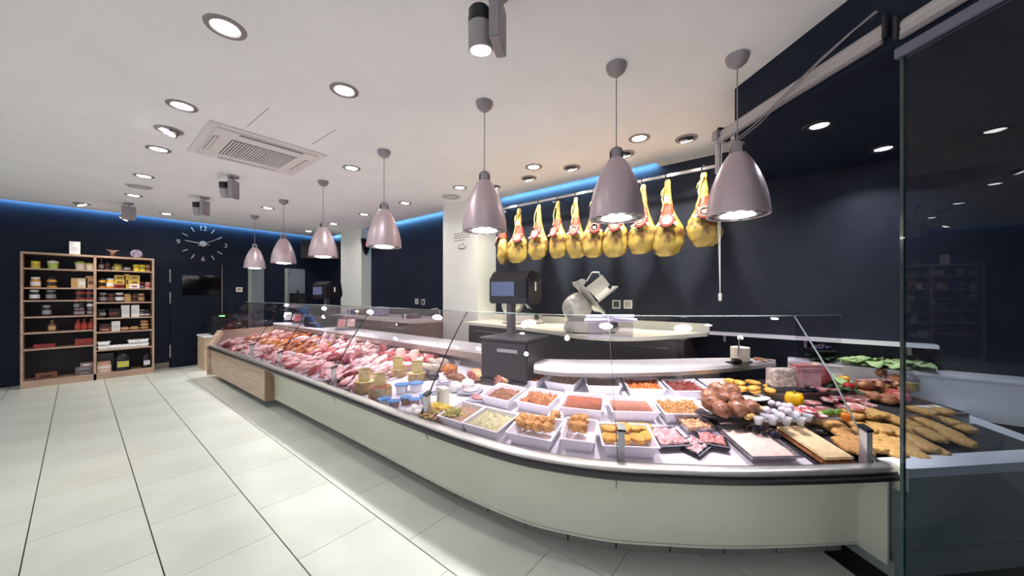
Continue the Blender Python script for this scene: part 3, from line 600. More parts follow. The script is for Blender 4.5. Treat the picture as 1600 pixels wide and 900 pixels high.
prod('tin', R3(935), 1.56, DK, RD, 'dark upper tin stacked on the second shelf of the right bay', .08, .06); prod('tin', R3(1035), 1.56, (140, 70, 66), PK, 'red upper tin stacked on the second shelf of the right bay', .08, .06)
prod('tin', R3(940), 1.06, GY, DK, 'upper grey tin stacked on the fourth shelf', .08, .055); prod('tin', R3(1030), 1.06, DK, DK, 'upper black tin stacked on the fourth shelf', .08, .055)
prod('box', R4(335), .85, DK, BR, 'dark pack lying on the brown and pink pack', .125, .06)
prod('loaf', R4(820), .833, (206, 160, 112), PK, 'middle bread loaf of the stack on the shelving', .12, .055); prod('loaf', R4(815), .888, (190, 130, 92), PK, 'topmost bread loaf of the stack on the shelving', .11, .05)
for zx, lb in ((318, 'leftmost'), (680, 'middle'), (795, 'rightmost')): prod('eggs', R4(zx), .55, WH, WH, lb+' upper white egg carton on the egg shelf', .13, .055)
prod('box', R4(325), .16, (226, 200, 184), WH, 'middle pink pack at the bottom of the right bay', .15, .06); prod('box', R4(322), .22, (206, 150, 130), PK, 'topmost pink pack at the bottom of the right bay', .14, .06); prod('box', R4(335), .10, (70, 74, 76), GY, 'tall grey box behind the pink packs', .2, .30, .25)
prod('box', sx(131), .17, (110, 96, 100), GY, 'middle dark wrapped pack at the bottom of the left bay', .19, .06); prod('box', sx(134), .23, (150, 120, 124), WH, 'topmost pink wrapped pack at the bottom of the left bay', .13, .06); prod('box', sx(131), .631, (150, 58, 50), RD, 'flat red upper pack on the sixth shelf of the left bay', .19, .05)
prod('jar', sx(120), 1.17, (60, 46, 46), GY, 'upper dark jar at left on the fourth shelf of the left bay', .07, .11); prod('jar', sx(140), 1.17, (60, 46, 46), WH, 'upper dark jar by the divider on the fourth shelf of the left bay', .085, .11); prod('jar', sx(127), 1.17, (64, 46, 46), DK, 'upper dark jar in the middle of the fourth shelf of the left bay', .07, .11)
prod('box', sx(117), 2.03, WH, GY, 'white box standing on top of the shelving', .11, .17)
t = top('dried_ornament', 'small brown dried flower ornament on top of the shelving', 'ornament', (sx(174), SY0+.12, 2.03))
ob('pot', MB().lathe([(0, 0), (.025, 0), (.032, .06), (.02, .07), (0, .07)], 12), mat('rust', (96, 50, 48), .6), t, smooth=True)
for k in range(5): ob('dried_leaf', MB().tube([(0, 0, .06), ((k-2)*.018, 0, .10), ((k-2)*.034, 0, .115)], .008), mat('dry', (150, 110, 90), .7), t)
t = top('glass_plate', 'patterned domed glass plate standing on top of the shelving', 'plate', (sx(213), SY0+.12, 2.03))
ob('dome', MB().lathe([(0, -.02), (.06, -.015), (.075, 0), (.06, .015), (0, .02)], 20, T(0, 0, .075) @ Matrix.Rotation(math.pi/2, 4, 'X')), mat('plate_lilac', (170, 160, 180), .2, col2=(110, 90, 110), scale=40), t, smooth=True); ob('foot', MB().box(-.04, .06, -.03, .03, 0, .012), mat('foot_olive', (120, 110, 70), .5), t)
# ================================================================ PILLAR GRAPHICS, SIGNS, SOCKETS
INK = mat('black_ink', (24, 22, 24), .7)
t = top('pillar_graphic', 'small printed lines of text above a ham drawing on the white pillar', 'wall print', (3.61, 3.93, 1.95))
def penc(p, px, py):   # point on pillar front plane
    r = ray(px, py); k = 3.608/r[0]; return (3.608-3.61, r[1]*k-3.93, EYE+r[2]*k-1.95)
for j, (n, y0, y1) in enumerate(((9, 366, 363), (12, 369.5, 366), (12, 373, 369.5), (8, 376.8, 374.5))):
    random.seed(j)
    a = penc(0, 709.5, y0); b = penc(0, 709.5+n*1.95, y1); q = 0
    while q < .97:
        w = random.uniform(.10, .24); e = min(1, q+w)
        ya, yb = a[1]+(b[1]-a[1])*q, a[1]+(b[1]-a[1])*e; z = a[2]
        ob('text_word', MB().box(-.001, .001, min(ya, yb), max(ya, yb), z-.005, z+.005), INK, t); q = e+.05
ctr = penc(0, 722, 386)
pts = [(.085*math.cos(a)*1.0, .034*math.sin(a)) for a in [math.pi+k*math.pi/14 for k in range(15)]]+[(.075*math.cos(a), .02*math.sin(a)) for a in [2*math.pi-k*math.pi/14 for k in range(15)]]
ob('ham_base_stroke', MB().prism(pts, -.001, .001, T(ctr[0], ctr[1], ctr[2]) @ Matrix(((0, 0, 1, 0), (-1, 0, 0, 0), (0, 1, 0, 0), (0, 0, 0, 1)))), INK, t)
ob('ham_outline', MB().tube([(ctr[0], ctr[1]+y, ctr[2]+z) for y, z in ((.083, .0), (.07, .018), (.03, .034), (-.005, .04), (-.015, .055), (-.022, .06), (-.028, .05), (-.022, .034), (-.045, .022), (-.075, .008), (-.083, 0))], .0022), INK, t)
t = top('wall_speaker', 'small black wedge alarm with a red ring high on the far white pillar', 'alarm', (3.86, 7.14, 2.42))
ob('housing', MB().prism([(-.10, .16), (.10, .16), (.08, 0), (.0, -.18), (-.05, -.1)], 0, .08, Matrix.Rotation(math.pi/2, 4, 'X')), BLACKP, t); ob('red_ring', MB().lathe([(.03, 0), (.055, 0), (.055, .006), (.03, .006)], 20, T(.02, -.08, .04) @ Matrix.Rotation(math.pi/2, 4, 'X')), mat('red_glow', (240, 50, 40), .4, emit=.8), t)
def socket(lb, loc, side):
    t = top('wall_socket', lb, 'socket', loc, group='wall sockets')
    ob('plate', MB().box(-.012, 0, -.05, .05, -.05, .05), mat('socket_frame', (200, 200, 196), .4), t, bevel=.003); ob('insert', MB().box(-.015, -.011, -.035, .035, -.035, .035), mat('socket_dark' if side else 'socket_grey', (50, 50, 54) if side else (150, 150, 146), .5), t)
for px, py, lb, sd in ((963.5, 475.5, 'framed dark wall socket right of the slicer', 1), (981.5, 475.5, 'pale wall socket plate right of the slicer', 0), (651.5, 471, 'pale narrow switch on the middle dark wall', 0), (661.5, 472, 'framed socket on the middle dark wall', 1)):
    r = ray(px, py); k = WX/r[0]; socket(lb, (WX, r[1]*k, EYE+r[2]*k), sd)
# ================================================================ BACK COUNTER ALONG THE HAM WALL
CABD = mat('dark_cabinet', (50, 42, 42), .3, col2=(58, 48, 46), scale=5); CABW = mat('brown_cabinet', (132, 104, 96), .4, col2=(120, 94, 86), scale=4, stretch=(1, .5, 8))
t = top('back_worktop', 'cream rounded worktop on the ham wall carrying the slicers', 'worktop', (3.4, 2, 1.0))
FB = smooth2([(3.30, 3.40), (3.18, 2.4), (3.02, 1.83), (2.90, 1.55), (2.95, 1.22), (3.22, .97), (3.86, .64)])
o = ob('worktop_slab', MB().prism(FB+[(WX, .64), (WX, 3.52), (3.3, 3.52)], .985, 1.02), mat('cream_top', (236, 234, 214), .3), t); o.location = (-3.4, -2, -1.0)
o = ob('upstand', MB().box(3.975, WX, .64, 3.52, 1.02, 1.10), MATS['cream_top'], t); o.location = (-3.4, -2, -1.0)
for i, (y0, y1) in enumerate(((.75, 1.4), (1.41, 2.1), (2.11, 2.8), (2.81, 3.5))):
    c = top('base_cabinet', 'dark base cabinet under the ham wall worktop, %s from the window' % ORD[i], 'cabinet', (3.7, (y0+y1)/2, 0), group='dark base cabinets'); h = (y1-y0)/2
    ob('carcass', MB().box(-.28, .29, -h, h, .08, .985), CABD, c); d = ob('door', MB().box(-.30, -.28, -h+.004, h-.004, .1, .97), CABD, c, bevel=.002); ob('handle', MB().tube([(-.325, -h*.6, .9), (-.325, h*.6, .9)], .007), STEEL, d)
t = top('wall_ledge', 'thin white ledge running along the dark wall towards the window', 'ledge', (WX, -.1, 1.0))
ob('ledge_board', MB().box(-.10, 0, -.74, .73, .0, .028), WTOP, t)
for y in (-.6, 0, .6): ob('ledge_bracket', MB().box(-.08, 0, y-.01, y+.01, -.06, 0), GREYP, t)
t = top('side_worktop', 'long pale worktop between the two white pillars', 'worktop', (3.5, 5.5, 1.0))
ob('worktop_slab', MB().box(-.45, .48, -1.19, 1.6, -.035, 0), mat('pale_top', (214, 200, 196), .3), t); ob('sink_tap', MB().tube([(.3, -.9, 0), (.3, -.9, .12), (.28, -.86, .16), (.2, -.8, .14)], .01), CHROME, t)
for i, (y0, y1) in enumerate(((4.3, 5.2), (5.21, 6.1), (6.11, 7.1))):
    c = top('base_cabinet', 'brown base cabinet under the pale worktop, %s from the near pillar' % ORD[i], 'cabinet', (3.55, (y0+y1)/2, 0), group='brown base cabinets'); h = (y1-y0)/2
    ob('carcass', MB().box(-.46, .43, -h, h, .08, .965), CABW, c); d = ob('door', MB().box(-.48, -.46, -h+.004, h-.004, .1, .95), CABW, c); ob('handle', MB().tube([(-.5, -h*.5, .88), (-.5, h*.5, .88)], .007), STEEL, d)
for i, (y, c, w, h) in enumerate(((6.75, (96, 96, 150), .2, .1), (6.45, (130, 96, 70), .12, .12), (5.95, (150, 146, 186), .4, .16), (4.9, (110, 84, 92), .25, .07))):
    t = top('goods_crate', ['blue wrapped bundle on the pale worktop by the far pillar', 'small brown parcel beside the blue bundle', 'lilac paper carton on the pale worktop', 'low dark tray on the pale worktop near the tap'][i], 'parcel', (3.45, y, 1.0)); ob('wrap', MB().box(-.12, .12, -w/2, w/2, 0, h), mat('parcel%d' % i, c, .5, col2=tuple(int(v*.8) for v in c), scale=14), t, bevel=.015); ob('tape', MB().box(-.125, .125, -.015, .015, 0, h+.002), CARD, t)
# ---------------------------------------------------------------- slicers
def slicer(lb, loc, rz, s=1.0):
    t = top('meat_slicer', lb, 'slicer', loc, rz, 'meat slicers'); t.scale = (s, s, s)
    ALU = mat('cast_aluminium', (212, 210, 202), .32, .45)
    ob('base', MB().lathe([(0, 0), (.24, 0), (.25, .03), (.22, .09), (.1, .11), (0, .11)], 28, None, 1, .62), ALU, t, smooth=True)
    ob('motor_housing', lump('motor', ALU, .13, .12, .14, .04, 1.5, 2, 3), ALU, t, loc=(-.12, .04, .06))
    Mx = T(.02, -.03, .26) @ Matrix.Rotation(math.radians(-38), 4, 'Y')
    ob('blade', MB().lathe([(0, -.006), (.13, -.004), (.14, 0), (.13, .004), (0, .006)], 36, Mx @ Matrix.Rotation(math.pi/2, 4, 'Y')), CHROME, t, smooth=True)
    ob('gauge_plate', MB().box(-.012, .0, -.14, .14, -.16, .18, T(-.03, -.02, .30) @ Matrix.Rotation(math.radians(-38), 4, 'Y')), ALU, t, bevel=.004)
    cr = ob('carriage', MB().box(.02, .035, -.13, .13, -.10, .14, T(.06, -.02, .33) @ Matrix.Rotation(math.radians(52), 4, 'Y')), ALU, t, bevel=.004)
    ob('carriage_wall', MB().box(-.13, .13, -.006, .006, 0, .12, T(.10, .10, .33) @ Matrix.Rotation(math.radians(-38), 4, 'Y')), ALU, cr)
    ob('pusher', MB().box(-.05, .05, -.05, .05, 0, .05, T(-.10, -.02, .40) @ Matrix.Rotation(math.radians(-30), 4, 'Y')), ALU, t, bevel=.012)
    ob('grip', MB().tube([(.14, -.05, .40), (.19, -.06, .34)], .014, 8), BLACKP, t); ob('knob', MB().lathe([(0, 0), (.03, 0), (.03, .03), (0, .035)], 16, T(.15, -.14, .07) @ Matrix.Rotation(math.pi/2, 4, 'X')), BLACKP, t)
    ob('guard_arm', MB().tube([(-.05, -.02, .44), (0, -.02, .52), (.06, -.02, .52), (.09, -.02, .46)], .007), ALU, t)
    for x, y in ((-.17, -.08), (.17, -.08), (-.17, .08), (.17, .08)): ob('foot', MB().lathe([(0, -.012), (.018, -.012), (.018, .005), (0, .005)], 10, T(x, y, 0)), BLACKP, t)
slicer('large cast metal meat slicer on the cream rounded worktop', (3.20, 1.55, 1.033), math.radians(-48), 1.12)
slicer('meat slicer half hidden behind the black scale', (3.62, 2.72, 1.033), math.radians(-50), 1.1)
# ---------------------------------------------------------------- scales
def scale(lb, loc, rz, s=1.0, pole=.0):
    t = top('shop_scale', lb, 'scale', loc, rz, 'shop weighing scales'); t.scale = (s, s, s)
    ob('base_housing', MB().box(-.20, .20, -.17, .17, 0, .13+pole), mat('scale_grey', (38, 36, 42), .35), t, bevel=.012)
    ob('weighing_plate', MB().box(-.21, .21, -.18, .18, .137+pole, .152+pole), mat('plate_steel', (84, 82, 88), .3, .6), t, bevel=.004)
    ob('printer_slot', MB().box(-.05, .12, -.174, -.169, .05+pole, .075+pole), STEEL, t)
    ob('column', MB().box(-.14, -.08, .10, .16, .12+pole, .44+pole), mat('col_grey', (110, 106, 110), .4, .4), t, bevel=.008)
    hd = ob('display_head', MB().prism([(-.12, 0), (.10, 0), (.13, .06), (.10, .24), (-.06, .26), (-.12, .2)], -.18, .18, T(-.05, .10, .40+pole) @ Matrix.Rotation(math.pi/2, 4, 'Z') @ Matrix.Rotation(math.pi/2, 4, 'X')), mat('scale_black', (30, 26, 32), .22), t, bevel=.012)
    Mh = T(-.05, .10, .40+pole)
    ob('screen', MB().box(-.15, .06, -.128, -.121, .06, .17, Mh), mat('scale_screen', (86, 96, 130), .15, emit=.12), hd)
    ob('badge', MB().box(.182, .185, -.02, .0, .1, .17, Mh), CARD, hd)
    ob('keypad', MB().box(.08, .16, -.127, -.121, .05, .2, Mh), BLACKP, hd)
scale('large black weighing scale with screen behind the prepared dishes', (2.36, 1.86, .70), math.radians(-82), 1.12, .15)
t = top('scale_stand', 'dark plate on a post carrying the large black scale between the worktops', 'stand', (2.36, 1.86, 0), math.radians(-82)); ob('box', MB().box(-.24, .2, -.19, .2, .675, .695), mat('stand_dark', (44, 42, 48), .45), t, bevel=.006); ob('support_leg', MB().box(-.03, .03, .14, .2, .0, .675), DARKM, t)
scale('dark weighing scale with grey base on the far worktop', (2.56, 6.09, .862), math.radians(-80), 1.15, .0)
# ================================================================ HAMS
RAILX, RAILZ = 3.70, 2.585
t = top('ham_rail', 'long chrome rail on the dark wall from which the hams hang', 'rail', (RAILX, 1.8, RAILZ))
Mr = Matrix.Rotation(math.pi/2, 4, 'X')
ob('rail_bar', MB().box(-.012, .012, -1.5, 1.45, -.015, .015), CHROME, t, bevel=.004)
for y in (-1.32, .45, 1.28):
    ob('bracket_arm', MB().tube([(.0, y, 0), (.3, y, -.02)], .012, 8), CHROME, t); ob('bracket_disc', MB().lathe([(0, 0), (.04, 0), (.04, .015), (0, .02)], 16, T(.03, y+.04, -.05)), CHROME, t, smooth=True)
HAMM = mat('cured_ham_skin', (196, 166, 84), .32, col2=(112, 76, 44), scale=9, detail=6, bump=1.0, pos=(.47, .64), coat=.25)
REDB = mat('red_band', (176, 62, 46), .5, col2=(190, 100, 66), scale=30, pos=(.5, .8)); GOLD = mat('rope', (220, 200, 120), .7); HOOF = mat('hoof', (60, 44, 34), .5); ROS = mat('rosette_red', (184, 52, 56), .5); ROSB = mat('rosette_black', (44, 34, 34), .5); ROSW = mat('rosette_cream', (214, 170, 150), .5)
def ham_mesh(seed):
    prof = [(0, 0), (.05, .004), (.085, .03), (.112, .08), (.125, .14), (.122, .20), (.105, .27), (.08, .33), (.058, .39), (.042, .46), (.034, .53), (.028, .60), (.025, .66), (.026, .70), (.018, .725), (0, .73)]
    prof = [q for a, b in zip(prof[:-1], prof[1:]) for q in (a, ((a[0]+b[0])/2, (a[1]+b[1])/2))]+[prof[-1]]
    n = 30; mb = MB().lathe([(max(r, 1e-6), z) for r, z in prof], n, None, .66, 1.14)
    out = []
    for v in mb.v:
        v = Vector(v); k = noise.noise(v*9+Vector((seed*2.1, seed, 0))); k2 = noise.noise(v*22+Vector((seed, 0, seed)))
        w = 1+.18*k+.11*k2; bend = .03*math.sin(v.z*4+seed)*(.73-v.z)
        out.append((v.x*w, v.y*w+bend+(.02*(1-v.z/.7) if v.y > 0 else 0), v.z))
    mb.v = out; return mb.mesh('ham_body', HAMM, 2)
hmv = [ham_mesh(s) for s in range(5)]
star = []
for k in range(20):
    a = math.pi*2*k/20; r = .066 if k % 2 == 0 else .048; star.append((r*math.cos(a), r*math.sin(a)))
MYZ = Matrix(((0, 0, -1, 0), (1, 0, 0, 0), (0, 1, 0, 0), (0, 0, 0, 1)))     # xy drawing -> faces -x
star_me = MB().prism(star, 0, .006, MYZ).mesh('rosette', ROSB)
disc_me = MB().lathe([(0, .012), (.05, .012), (.052, .005), (0, .005)], 24, MYZ).mesh('rosette_disc', ROS, True)
ring_me = MB().lathe([(.032, .0125), (.032, .016), (.037, .016), (.037, .0125)], 24, MYZ).mesh('rosette_ring', ROSW)
emb_me = MB().prism([(-.018, -.008), (-.006, -.018), (.012, -.016), (.02, -.002), (.012, .012), (.0, .008), (-.012, .016)], .0125, .015, MYZ).mesh('rosette_emblem', ROSW)
rib_me = MB().prism([(-.052, .03), (-.045, .045), (.08, -.03), (.07, -.045)], .004, .007, MYZ).prism([(.052, .03), (.045, .045), (-.08, -.03), (-.07, -.045)], .004, .007, MYZ).mesh('ribbon', ROSW)
band_me = MB().lathe([(.075, .355), (.063, .41), (.05, .47), (.044, .49), (.036, .49), (.05, .40), (.06, .355)], 20, None, .8, 1).mesh('shank_band', REDB, True)
rope_me = MB().tube([(-.03, .0, .69), (-.035, .03, .62), (-.04, .045, .54), (-.045, .03, .48), (-.05, .045, .42)], .006).tube([(0, .025, .66), (-.02, .05, .62), (-.02, .06, .58)], .005).mesh('cord', GOLD, True)
hook_me = MB().tube([(0, 0, .70), (.0, .02, .73), (0, .02, .78), (0, .0, .80), (0, -.012, .785)], .005).mesh('hook', BLACKP, True)
HP = [(786, 413, 330), (811, 411, 325), (842, 406, 320), (872, 404, 314), (900, 404, 308), (929, 403, 302), (964, 402, 300), (1005, 397, 293), (1043, 401, 283), (1100, 386, 274)]
for i, (px, pb, pt) in enumerate(HP):
    r = ray(px, pb); k = 3.68/r[0]; y = r[1]*k; zb = EYE+r[2]*k; sc = (2.545-zb)/.73
    t = top('cured_ham', 'golden cured ham with a red rosette, %s from the left on the rail' % ORD[i], 'ham', (3.68, y, zb), math.radians([-50, 15, -8, -12, 5, 18, 0, -6, 4, 6][i]), 'cured hams hanging on the rail'); t.scale = (1, [.8, 1, 1, .88, .86, .88, 1, 1, 1, 1][i], sc)
    ob('ham_body', hmv[i % 5], None, t); ob('shank_band', band_me, None, t); ob('cord', rope_me, None, t); ob('hook', hook_me, None, t)
    if i == 1 or i == 8: ob('price_tag', MB().box(-.055, -.05, -.03, .02, .5, .56), CARD, t)
    rs = ob('rosette', star_me, None, t, (-.08, -.012, .325)); rs.rotation_euler = (0, math.radians(16), 0); rs.scale = (1.3, 1.3, 1.3)
    for me in (disc_me, ring_me, emb_me, rib_me): ob(me.name.split('.')[0], me, None, rs)
# ================================================================ FOOD IN THE DISPLAY
def food(nm, c1, c2, scale=30, rough=.45, bump=.4, pos=(.4, .62), coat=0): return mat('food_'+nm, c1, rough, col2=c2, scale=scale, bump=bump, pos=pos, coat=coat)
SLOPE = math.atan(.17)
def lay(o, px, py, dz=0, rz=None, extra=0, tilt=True, up=0.0, slate=True):
    p, a, u, s, on = deckpt(px, py, dz, slate); o.location = (p.x, p.y, p.z+(max(0, up-.10)+.001 if on else up))
    if on: tilt = False
    o.rotation_euler = Matrix.Rotation(a+extra if rz is None else rz, 4, 'Z').to_euler()
    if tilt:
        M = Matrix.Rotation(a, 4, 'Z') @ Matrix.Rotation(SLOPE, 4, 'X') @ Matrix.Rotation(extra, 4, 'Z'); o.rotation_euler = M.to_euler()
    return o
def tray_meshes(w, d, h):
    mb = MB()
    def ring(x, y, z): return [(-x, -y, z), (x, -y, z), (x, y, z), (-x, y, z)]
    W2, D2 = w/2, d/2
    R = [ring(W2*.8, D2*.8, 0), ring(W2*.95, D2*.94, h-.004), ring(W2, D2, h-.004), ring(W2, D2, h), ring(W2*.92, D2*.90, h), ring(W2*.78, D2*.77, .006)]
    vs = [v for r in R for v in r]; fs = [(3, 2, 1, 0)]
    for i in range(5):
        for k in range(4): fs.append((i*4+k, i*4+(k+1) % 4, i*4+4+(k+1) % 4, i*4+4+k))
    fs.append((20, 21, 22, 23)); mb.add(vs, fs); return mb
def filling(w, d, h, amp, seed, m, freq=40):
    mb = MB(); n = 28; amp *= 1.5; vs = []; 
    for j in range(n+1):
        for i in range(n+1):
            x = (i/n-.5)*w; y = (j/n-.5)*d; e = min(i, n-i, j, n-j)/n
            z = h+(amp*noise.noise(Vector((x*freq, y*freq, seed*5.0)))+amp*.8*noise.noise(Vector((x*freq*2.3, y*freq*2.3, seed))) if amp else 0)-(.008 if e == 0 else 0)
            vs.append((x, y, z))
    fs = [(j*(n+1)+i, j*(n+1)+i+1, (j+1)*(n+1)+i+1, (j+1)*(n+1)+i) for j in range(n) for i in range(n)]
    b = len(vs); vs += [(x, y, h*.4) for x, y in ((-w/2, -d/2), (w/2, -d/2), (w/2, d/2), (-w/2, d/2))]
    fs.append((b+3, b+2, b+1, b)); mb.add(vs, fs); return mb.mesh('filling', m, 2)
tcache = {}
TRAYS = [ # px,py,w,d,where,fill label,material args,amp,level
 (724, 641, .24, .25, 'front row, leftmost', 'pale brown pate', ((198, 160, 122), (180, 140, 104)), .004, .045),
 (768, 653, .29, .25, 'front row, second from the left', 'pale green cabbage salad', ((206, 206, 140), (226, 222, 176)), .012, .045),
 (838, 664, .29, .25, 'front row, third from the left', None, None, 0, 0),
 (906, 669, .19, .25, 'front row, small one', None, None, 0, 0),
 (978, 677, .30, .24, 'front row, rightmost', None, None, 0, 0),
 (788, 611, .27, .25, 'middle row, leftmost', 'brown stewed meat', ((168, 110, 78), (136, 84, 60)), .012, .042),
 (843, 619, .27, .25, 'middle row, second from the left', 'chunky orange brown stew', ((186, 112, 50), (130, 70, 32)), .014, .05),
 (911, 625, .28, .25, 'middle row, third from the left', 'smooth red brown sauce', ((166, 92, 62), (156, 84, 56)), .002, .052),
 (986, 630, .30, .23, 'middle row, fourth from the left', 'pinkish tomato soup', ((196, 128, 104), (186, 118, 94)), 0, .045),
 (1062, 633, .30, .23, 'middle row, rightmost', 'golden vegetable stew', ((196, 138, 62), (146, 84, 36)), .015, .052),
 (830, 586, .26, .22, 'back row, leftmost', 'bright orange red peppers', ((206, 84, 34), (160, 50, 24)), .014, .055),
 (882, 590, .26, .22, 'back row, second from the left', 'pale shredded salad', ((226, 196, 164), (206, 160, 120)), .012, .05),
 (941, 594, .26, .22, 'back row, third from the left', 'grey beige puree', ((190, 174, 160), (176, 158, 144)), .004, .045),
 (1004, 598, .27, .22, 'back row, fourth from the left', 'orange pasta', ((222, 120, 44), (176, 74, 26)), .016, .055),
 (1068, 601, .27, .22, 'back row, fifth from the left', 'dark red beans', ((146, 50, 36), (104, 32, 26)), .014, .052),
 (1124, 600, .22, .22, 'back row, rightmost', 'white potato salad', ((226, 216, 186), (206, 196, 160)), .012, .045)]
for k, (px, py, w, d, wh, lb, mc, amp, lv) in enumerate(TRAYS):
    key = (w, d)
    if key not in tcache: tcache[key] = tray_meshes(w, d, .075).mesh('food_tray', TRAYW, False, .003)
    o = ob('food_tray', tcache[key], None, label='white plastic food tray in the %s' % wh, cat='tray', group='white food trays'); lay(o, px, py, .075, slate=False)
    if lb:
        f = ob('tray_filling', filling(w*.85, d*.84, lv, amp, k, food('fill%d' % k, *[tuple(int(v*q) for v in c) for c, q in zip(mc, (.92, .72))], 70)), None, label=lb+' in the white tray', cat='food', kind='stuff')
        f.location = o.location; f.rotation_euler = o.rotation_euler
        f.location.z += .004
FRY = food('fried', (206, 156, 84), (168, 110, 50), 34, .6, .8); BREAD = food('breaded', (214, 170, 104), (192, 142, 78), 60, .8, .8); PATTY = food('patty', (216, 166, 68), (186, 128, 42), 30, .6, .7)
PINK = food('pork', (230, 164, 164), (246, 220, 216), 14, .35, .25, (.42, .6), .2); RED = food('beef', (170, 76, 78), (214, 146, 144), 16, .35, .3, (.5, .68), .2); PALE = food('pale_meat', (242, 212, 208), (228, 160, 158), 12, .35, .25, (.45, .65), .2); DARKR = food('dark_meat', (128, 56, 52), (170, 90, 84), 18, .4, .3); ORNG = food('marinade', (206, 128, 56), (146, 62, 32), 18, .35, .4, (.4, .6), .3); BRN = food('roast', (150, 92, 62), (196, 140, 100), 22, .5, .6); DRY = food('dried_sausage', (120, 88, 76), (84, 58, 52), 26, .6, .5)
def put(nm, me, px, py, lb, cat, grp, dz=0, rz=0, tilt=True, up=0.0, sc=None):
    o = ob(nm, me, None, label=lb, cat=cat, group=grp); lay(o, px, py, dz, None, rz, tilt, up)
    if sc: o.scale = sc
    return o
# --- fried pieces inside trays
fr_me = [lump('fried_piece', FRY, .036, .03, .028, .28, 3.2, s, 3) for s in range(4)]
pos = [(812, 668), (826, 671), (840, 674), (856, 675), (818, 660), (832, 662), (847, 664), (862, 665), (868, 657)]
for k, (x, y) in enumerate(pos): put('fried_piece', fr_me[k % 4], x, y, 'golden fried piece in the third front tray, %s from the left' % ORD[k], 'fried food', 'fried pieces in the third front tray', .03, k*1.1, True, .025)
for k, (x, y) in enumerate(((898, 676), (909, 676), (900, 665), (911, 665))): put('fried_ball', fr_me[k % 4], x, y, 'fried ball in the small front tray, %s one' % ['near left', 'near right', 'far left', 'far right'][k], 'fried food', 'fried balls in the small tray', .03, k*2., True, .03, (1.05,)*3)
pt_me = [lump('potato_patty', PATTY, .045, .038, .017, .12, 2.6, s, 3, boxy=.7) for s in range(3)]
for k, (x, y) in enumerate(((952, 685), (974, 687), (996, 686), (1010, 682), (950, 670), (970, 668), (990, 669), (1006, 669), (975, 676))): put('potato_patty', pt_me[k % 3], x, y, 'yellow fried patty in the rightmost front tray, %s of the pile' % ORD[k], 'patty', 'yellow patties', .05, k*1.3, True, .035 if k < 8 else .06)
# --- vacuum packs, foil tray, cake
def pack(px, py, lb, rz, w, d, c1, c2, up=0, nm=''):
    t = top('vacuum_pack', lb, 'meat pack', group='vacuum meat packs'); lay(t, px, py, 0, None, rz, True, .004+up)
    ob('black_tray', MB().box(-w/2, w/2, -d/2, d/2, 0, .018), BLACKP, t, bevel=.006); ob('meat', filling(w*.8, d*.78, .028, .01, 3, food('pack'+nm, c1, c2, 30, .2), 30), None, t); ob('film_rim', MB().box(-w*.5, w*.5, -d*.5, -d*.44, .018, .022).box(-w*.5, w*.5, d*.44, d*.5, .018, .022), mat('film_grey', (120, 122, 130), .15), t)
pack(1043, 691, 'large pink sliced meat vacuum pack in a black tray', .15, .19, .20, (214, 170, 166), (186, 130, 130), .01, 'a')
pack(1085, 703, 'thin vacuum pack leaning under the large pink one', .7, .16, .13, (190, 130, 128), (220, 200, 200), 0, 'b'); pack(1112, 697, 'small vacuum pack of pink meat beside the foil tray', -.35, .16, .12, (196, 136, 130), (170, 104, 100), .012, 'c')
t = top('clear_box', 'clear lidded box of brown chopped food behind the packs', 'box'); lay(t, 1085, 674, 0, None, .1, True, .01)
ob('tub', tray_meshes(.18, .14, .05), ACRYL, t); ob('chopped_food', filling(.15, .11, .035, .012, 3, food('chopped', (196, 160, 112), (150, 104, 60), 50)), None, t)
t = top('foil_tray', 'large foil tray filled with pale cream terrine', 'foil tray'); lay(t, 1180, 693, .03, None, .0, True, .002)
ob('foil', tray_meshes(.27, .31, .045), mat('foil', (206, 206, 210), .22, .9, col2=(180, 180, 186), scale=40, bump=.3), t); ob('cream', filling(.235, .27, .036, .003, 4, food('cream', (232, 212, 196), (222, 196, 178), 50)), None, t)
ck_ = top('pastry_slab', 'long pale puff pastry slab at the front right', 'pastry'); lay(ck_, 1268, 694, .03, None, .0, True, .004)
mb = MB().box(-.085, .085, -.155, .155, 0, .035); ob('crust', mb, food('crust', (190, 136, 84), (150, 96, 54), 40), ck_, bevel=.012); ob('topping', MB().box(-.082, .082, -.152, .152, .032, .045), food('topping', (240, 222, 176), (230, 206, 150), 40, .6, .4), ck_, bevel=.006)
# --- breaded cutlets
cu_me = [lump('breaded_cutlet', BREAD, .064, .04, .016, .13, 2.6, s, 3, boxy=.62) for s in range(5)]
CUT = [(1345, 664, .2), (1328, 654, .1), (1372, 672, .3), (1330, 690, .4), (1352, 682, .3), (1362, 700, .4), (1385, 692, .35), (1398, 676, .3), (1392, 658, .2), (1366, 655, .15), (1308, 668, .5), (1340, 705, .35), (1412, 695, .3), (1430, 690, .2), (1452, 684, .2), (1428, 672, .15), (1452, 664, .15), (1476, 660, .1), (1440, 650, .1), (1468, 648, .1), (1480, 680, .2), (1455, 700, .25), (1500, 668, .2), (1495, 690, .2), (1425, 707, .3), (1318, 682, .4), (1347, 672, .3), (1376, 684, .3), (1390, 704, .4), (1322, 700, .4), (1350, 650, .2), (1415, 662, .2), (1440, 698, .3), (1470, 672, .2)]
nl = {0: 0, 1: 0}
for k, (x, y, a) in enumerate(CUT):
    q = int(x > 1405); nl[q] += 1
    o = put('breaded_cutlet', cu_me[k % 5], x, y, 'golden breaded cutlet %s, %s of the group' % (('left of the glass edge', 'seen through the full height pane')[q], ORD[nl[q]-1]), 'cutlet', 'breaded cutlets', .025, math.pi/2-a*.6, True, .004+.009*(k % 3)); o.scale = (1.12, 1.2, 1.1)
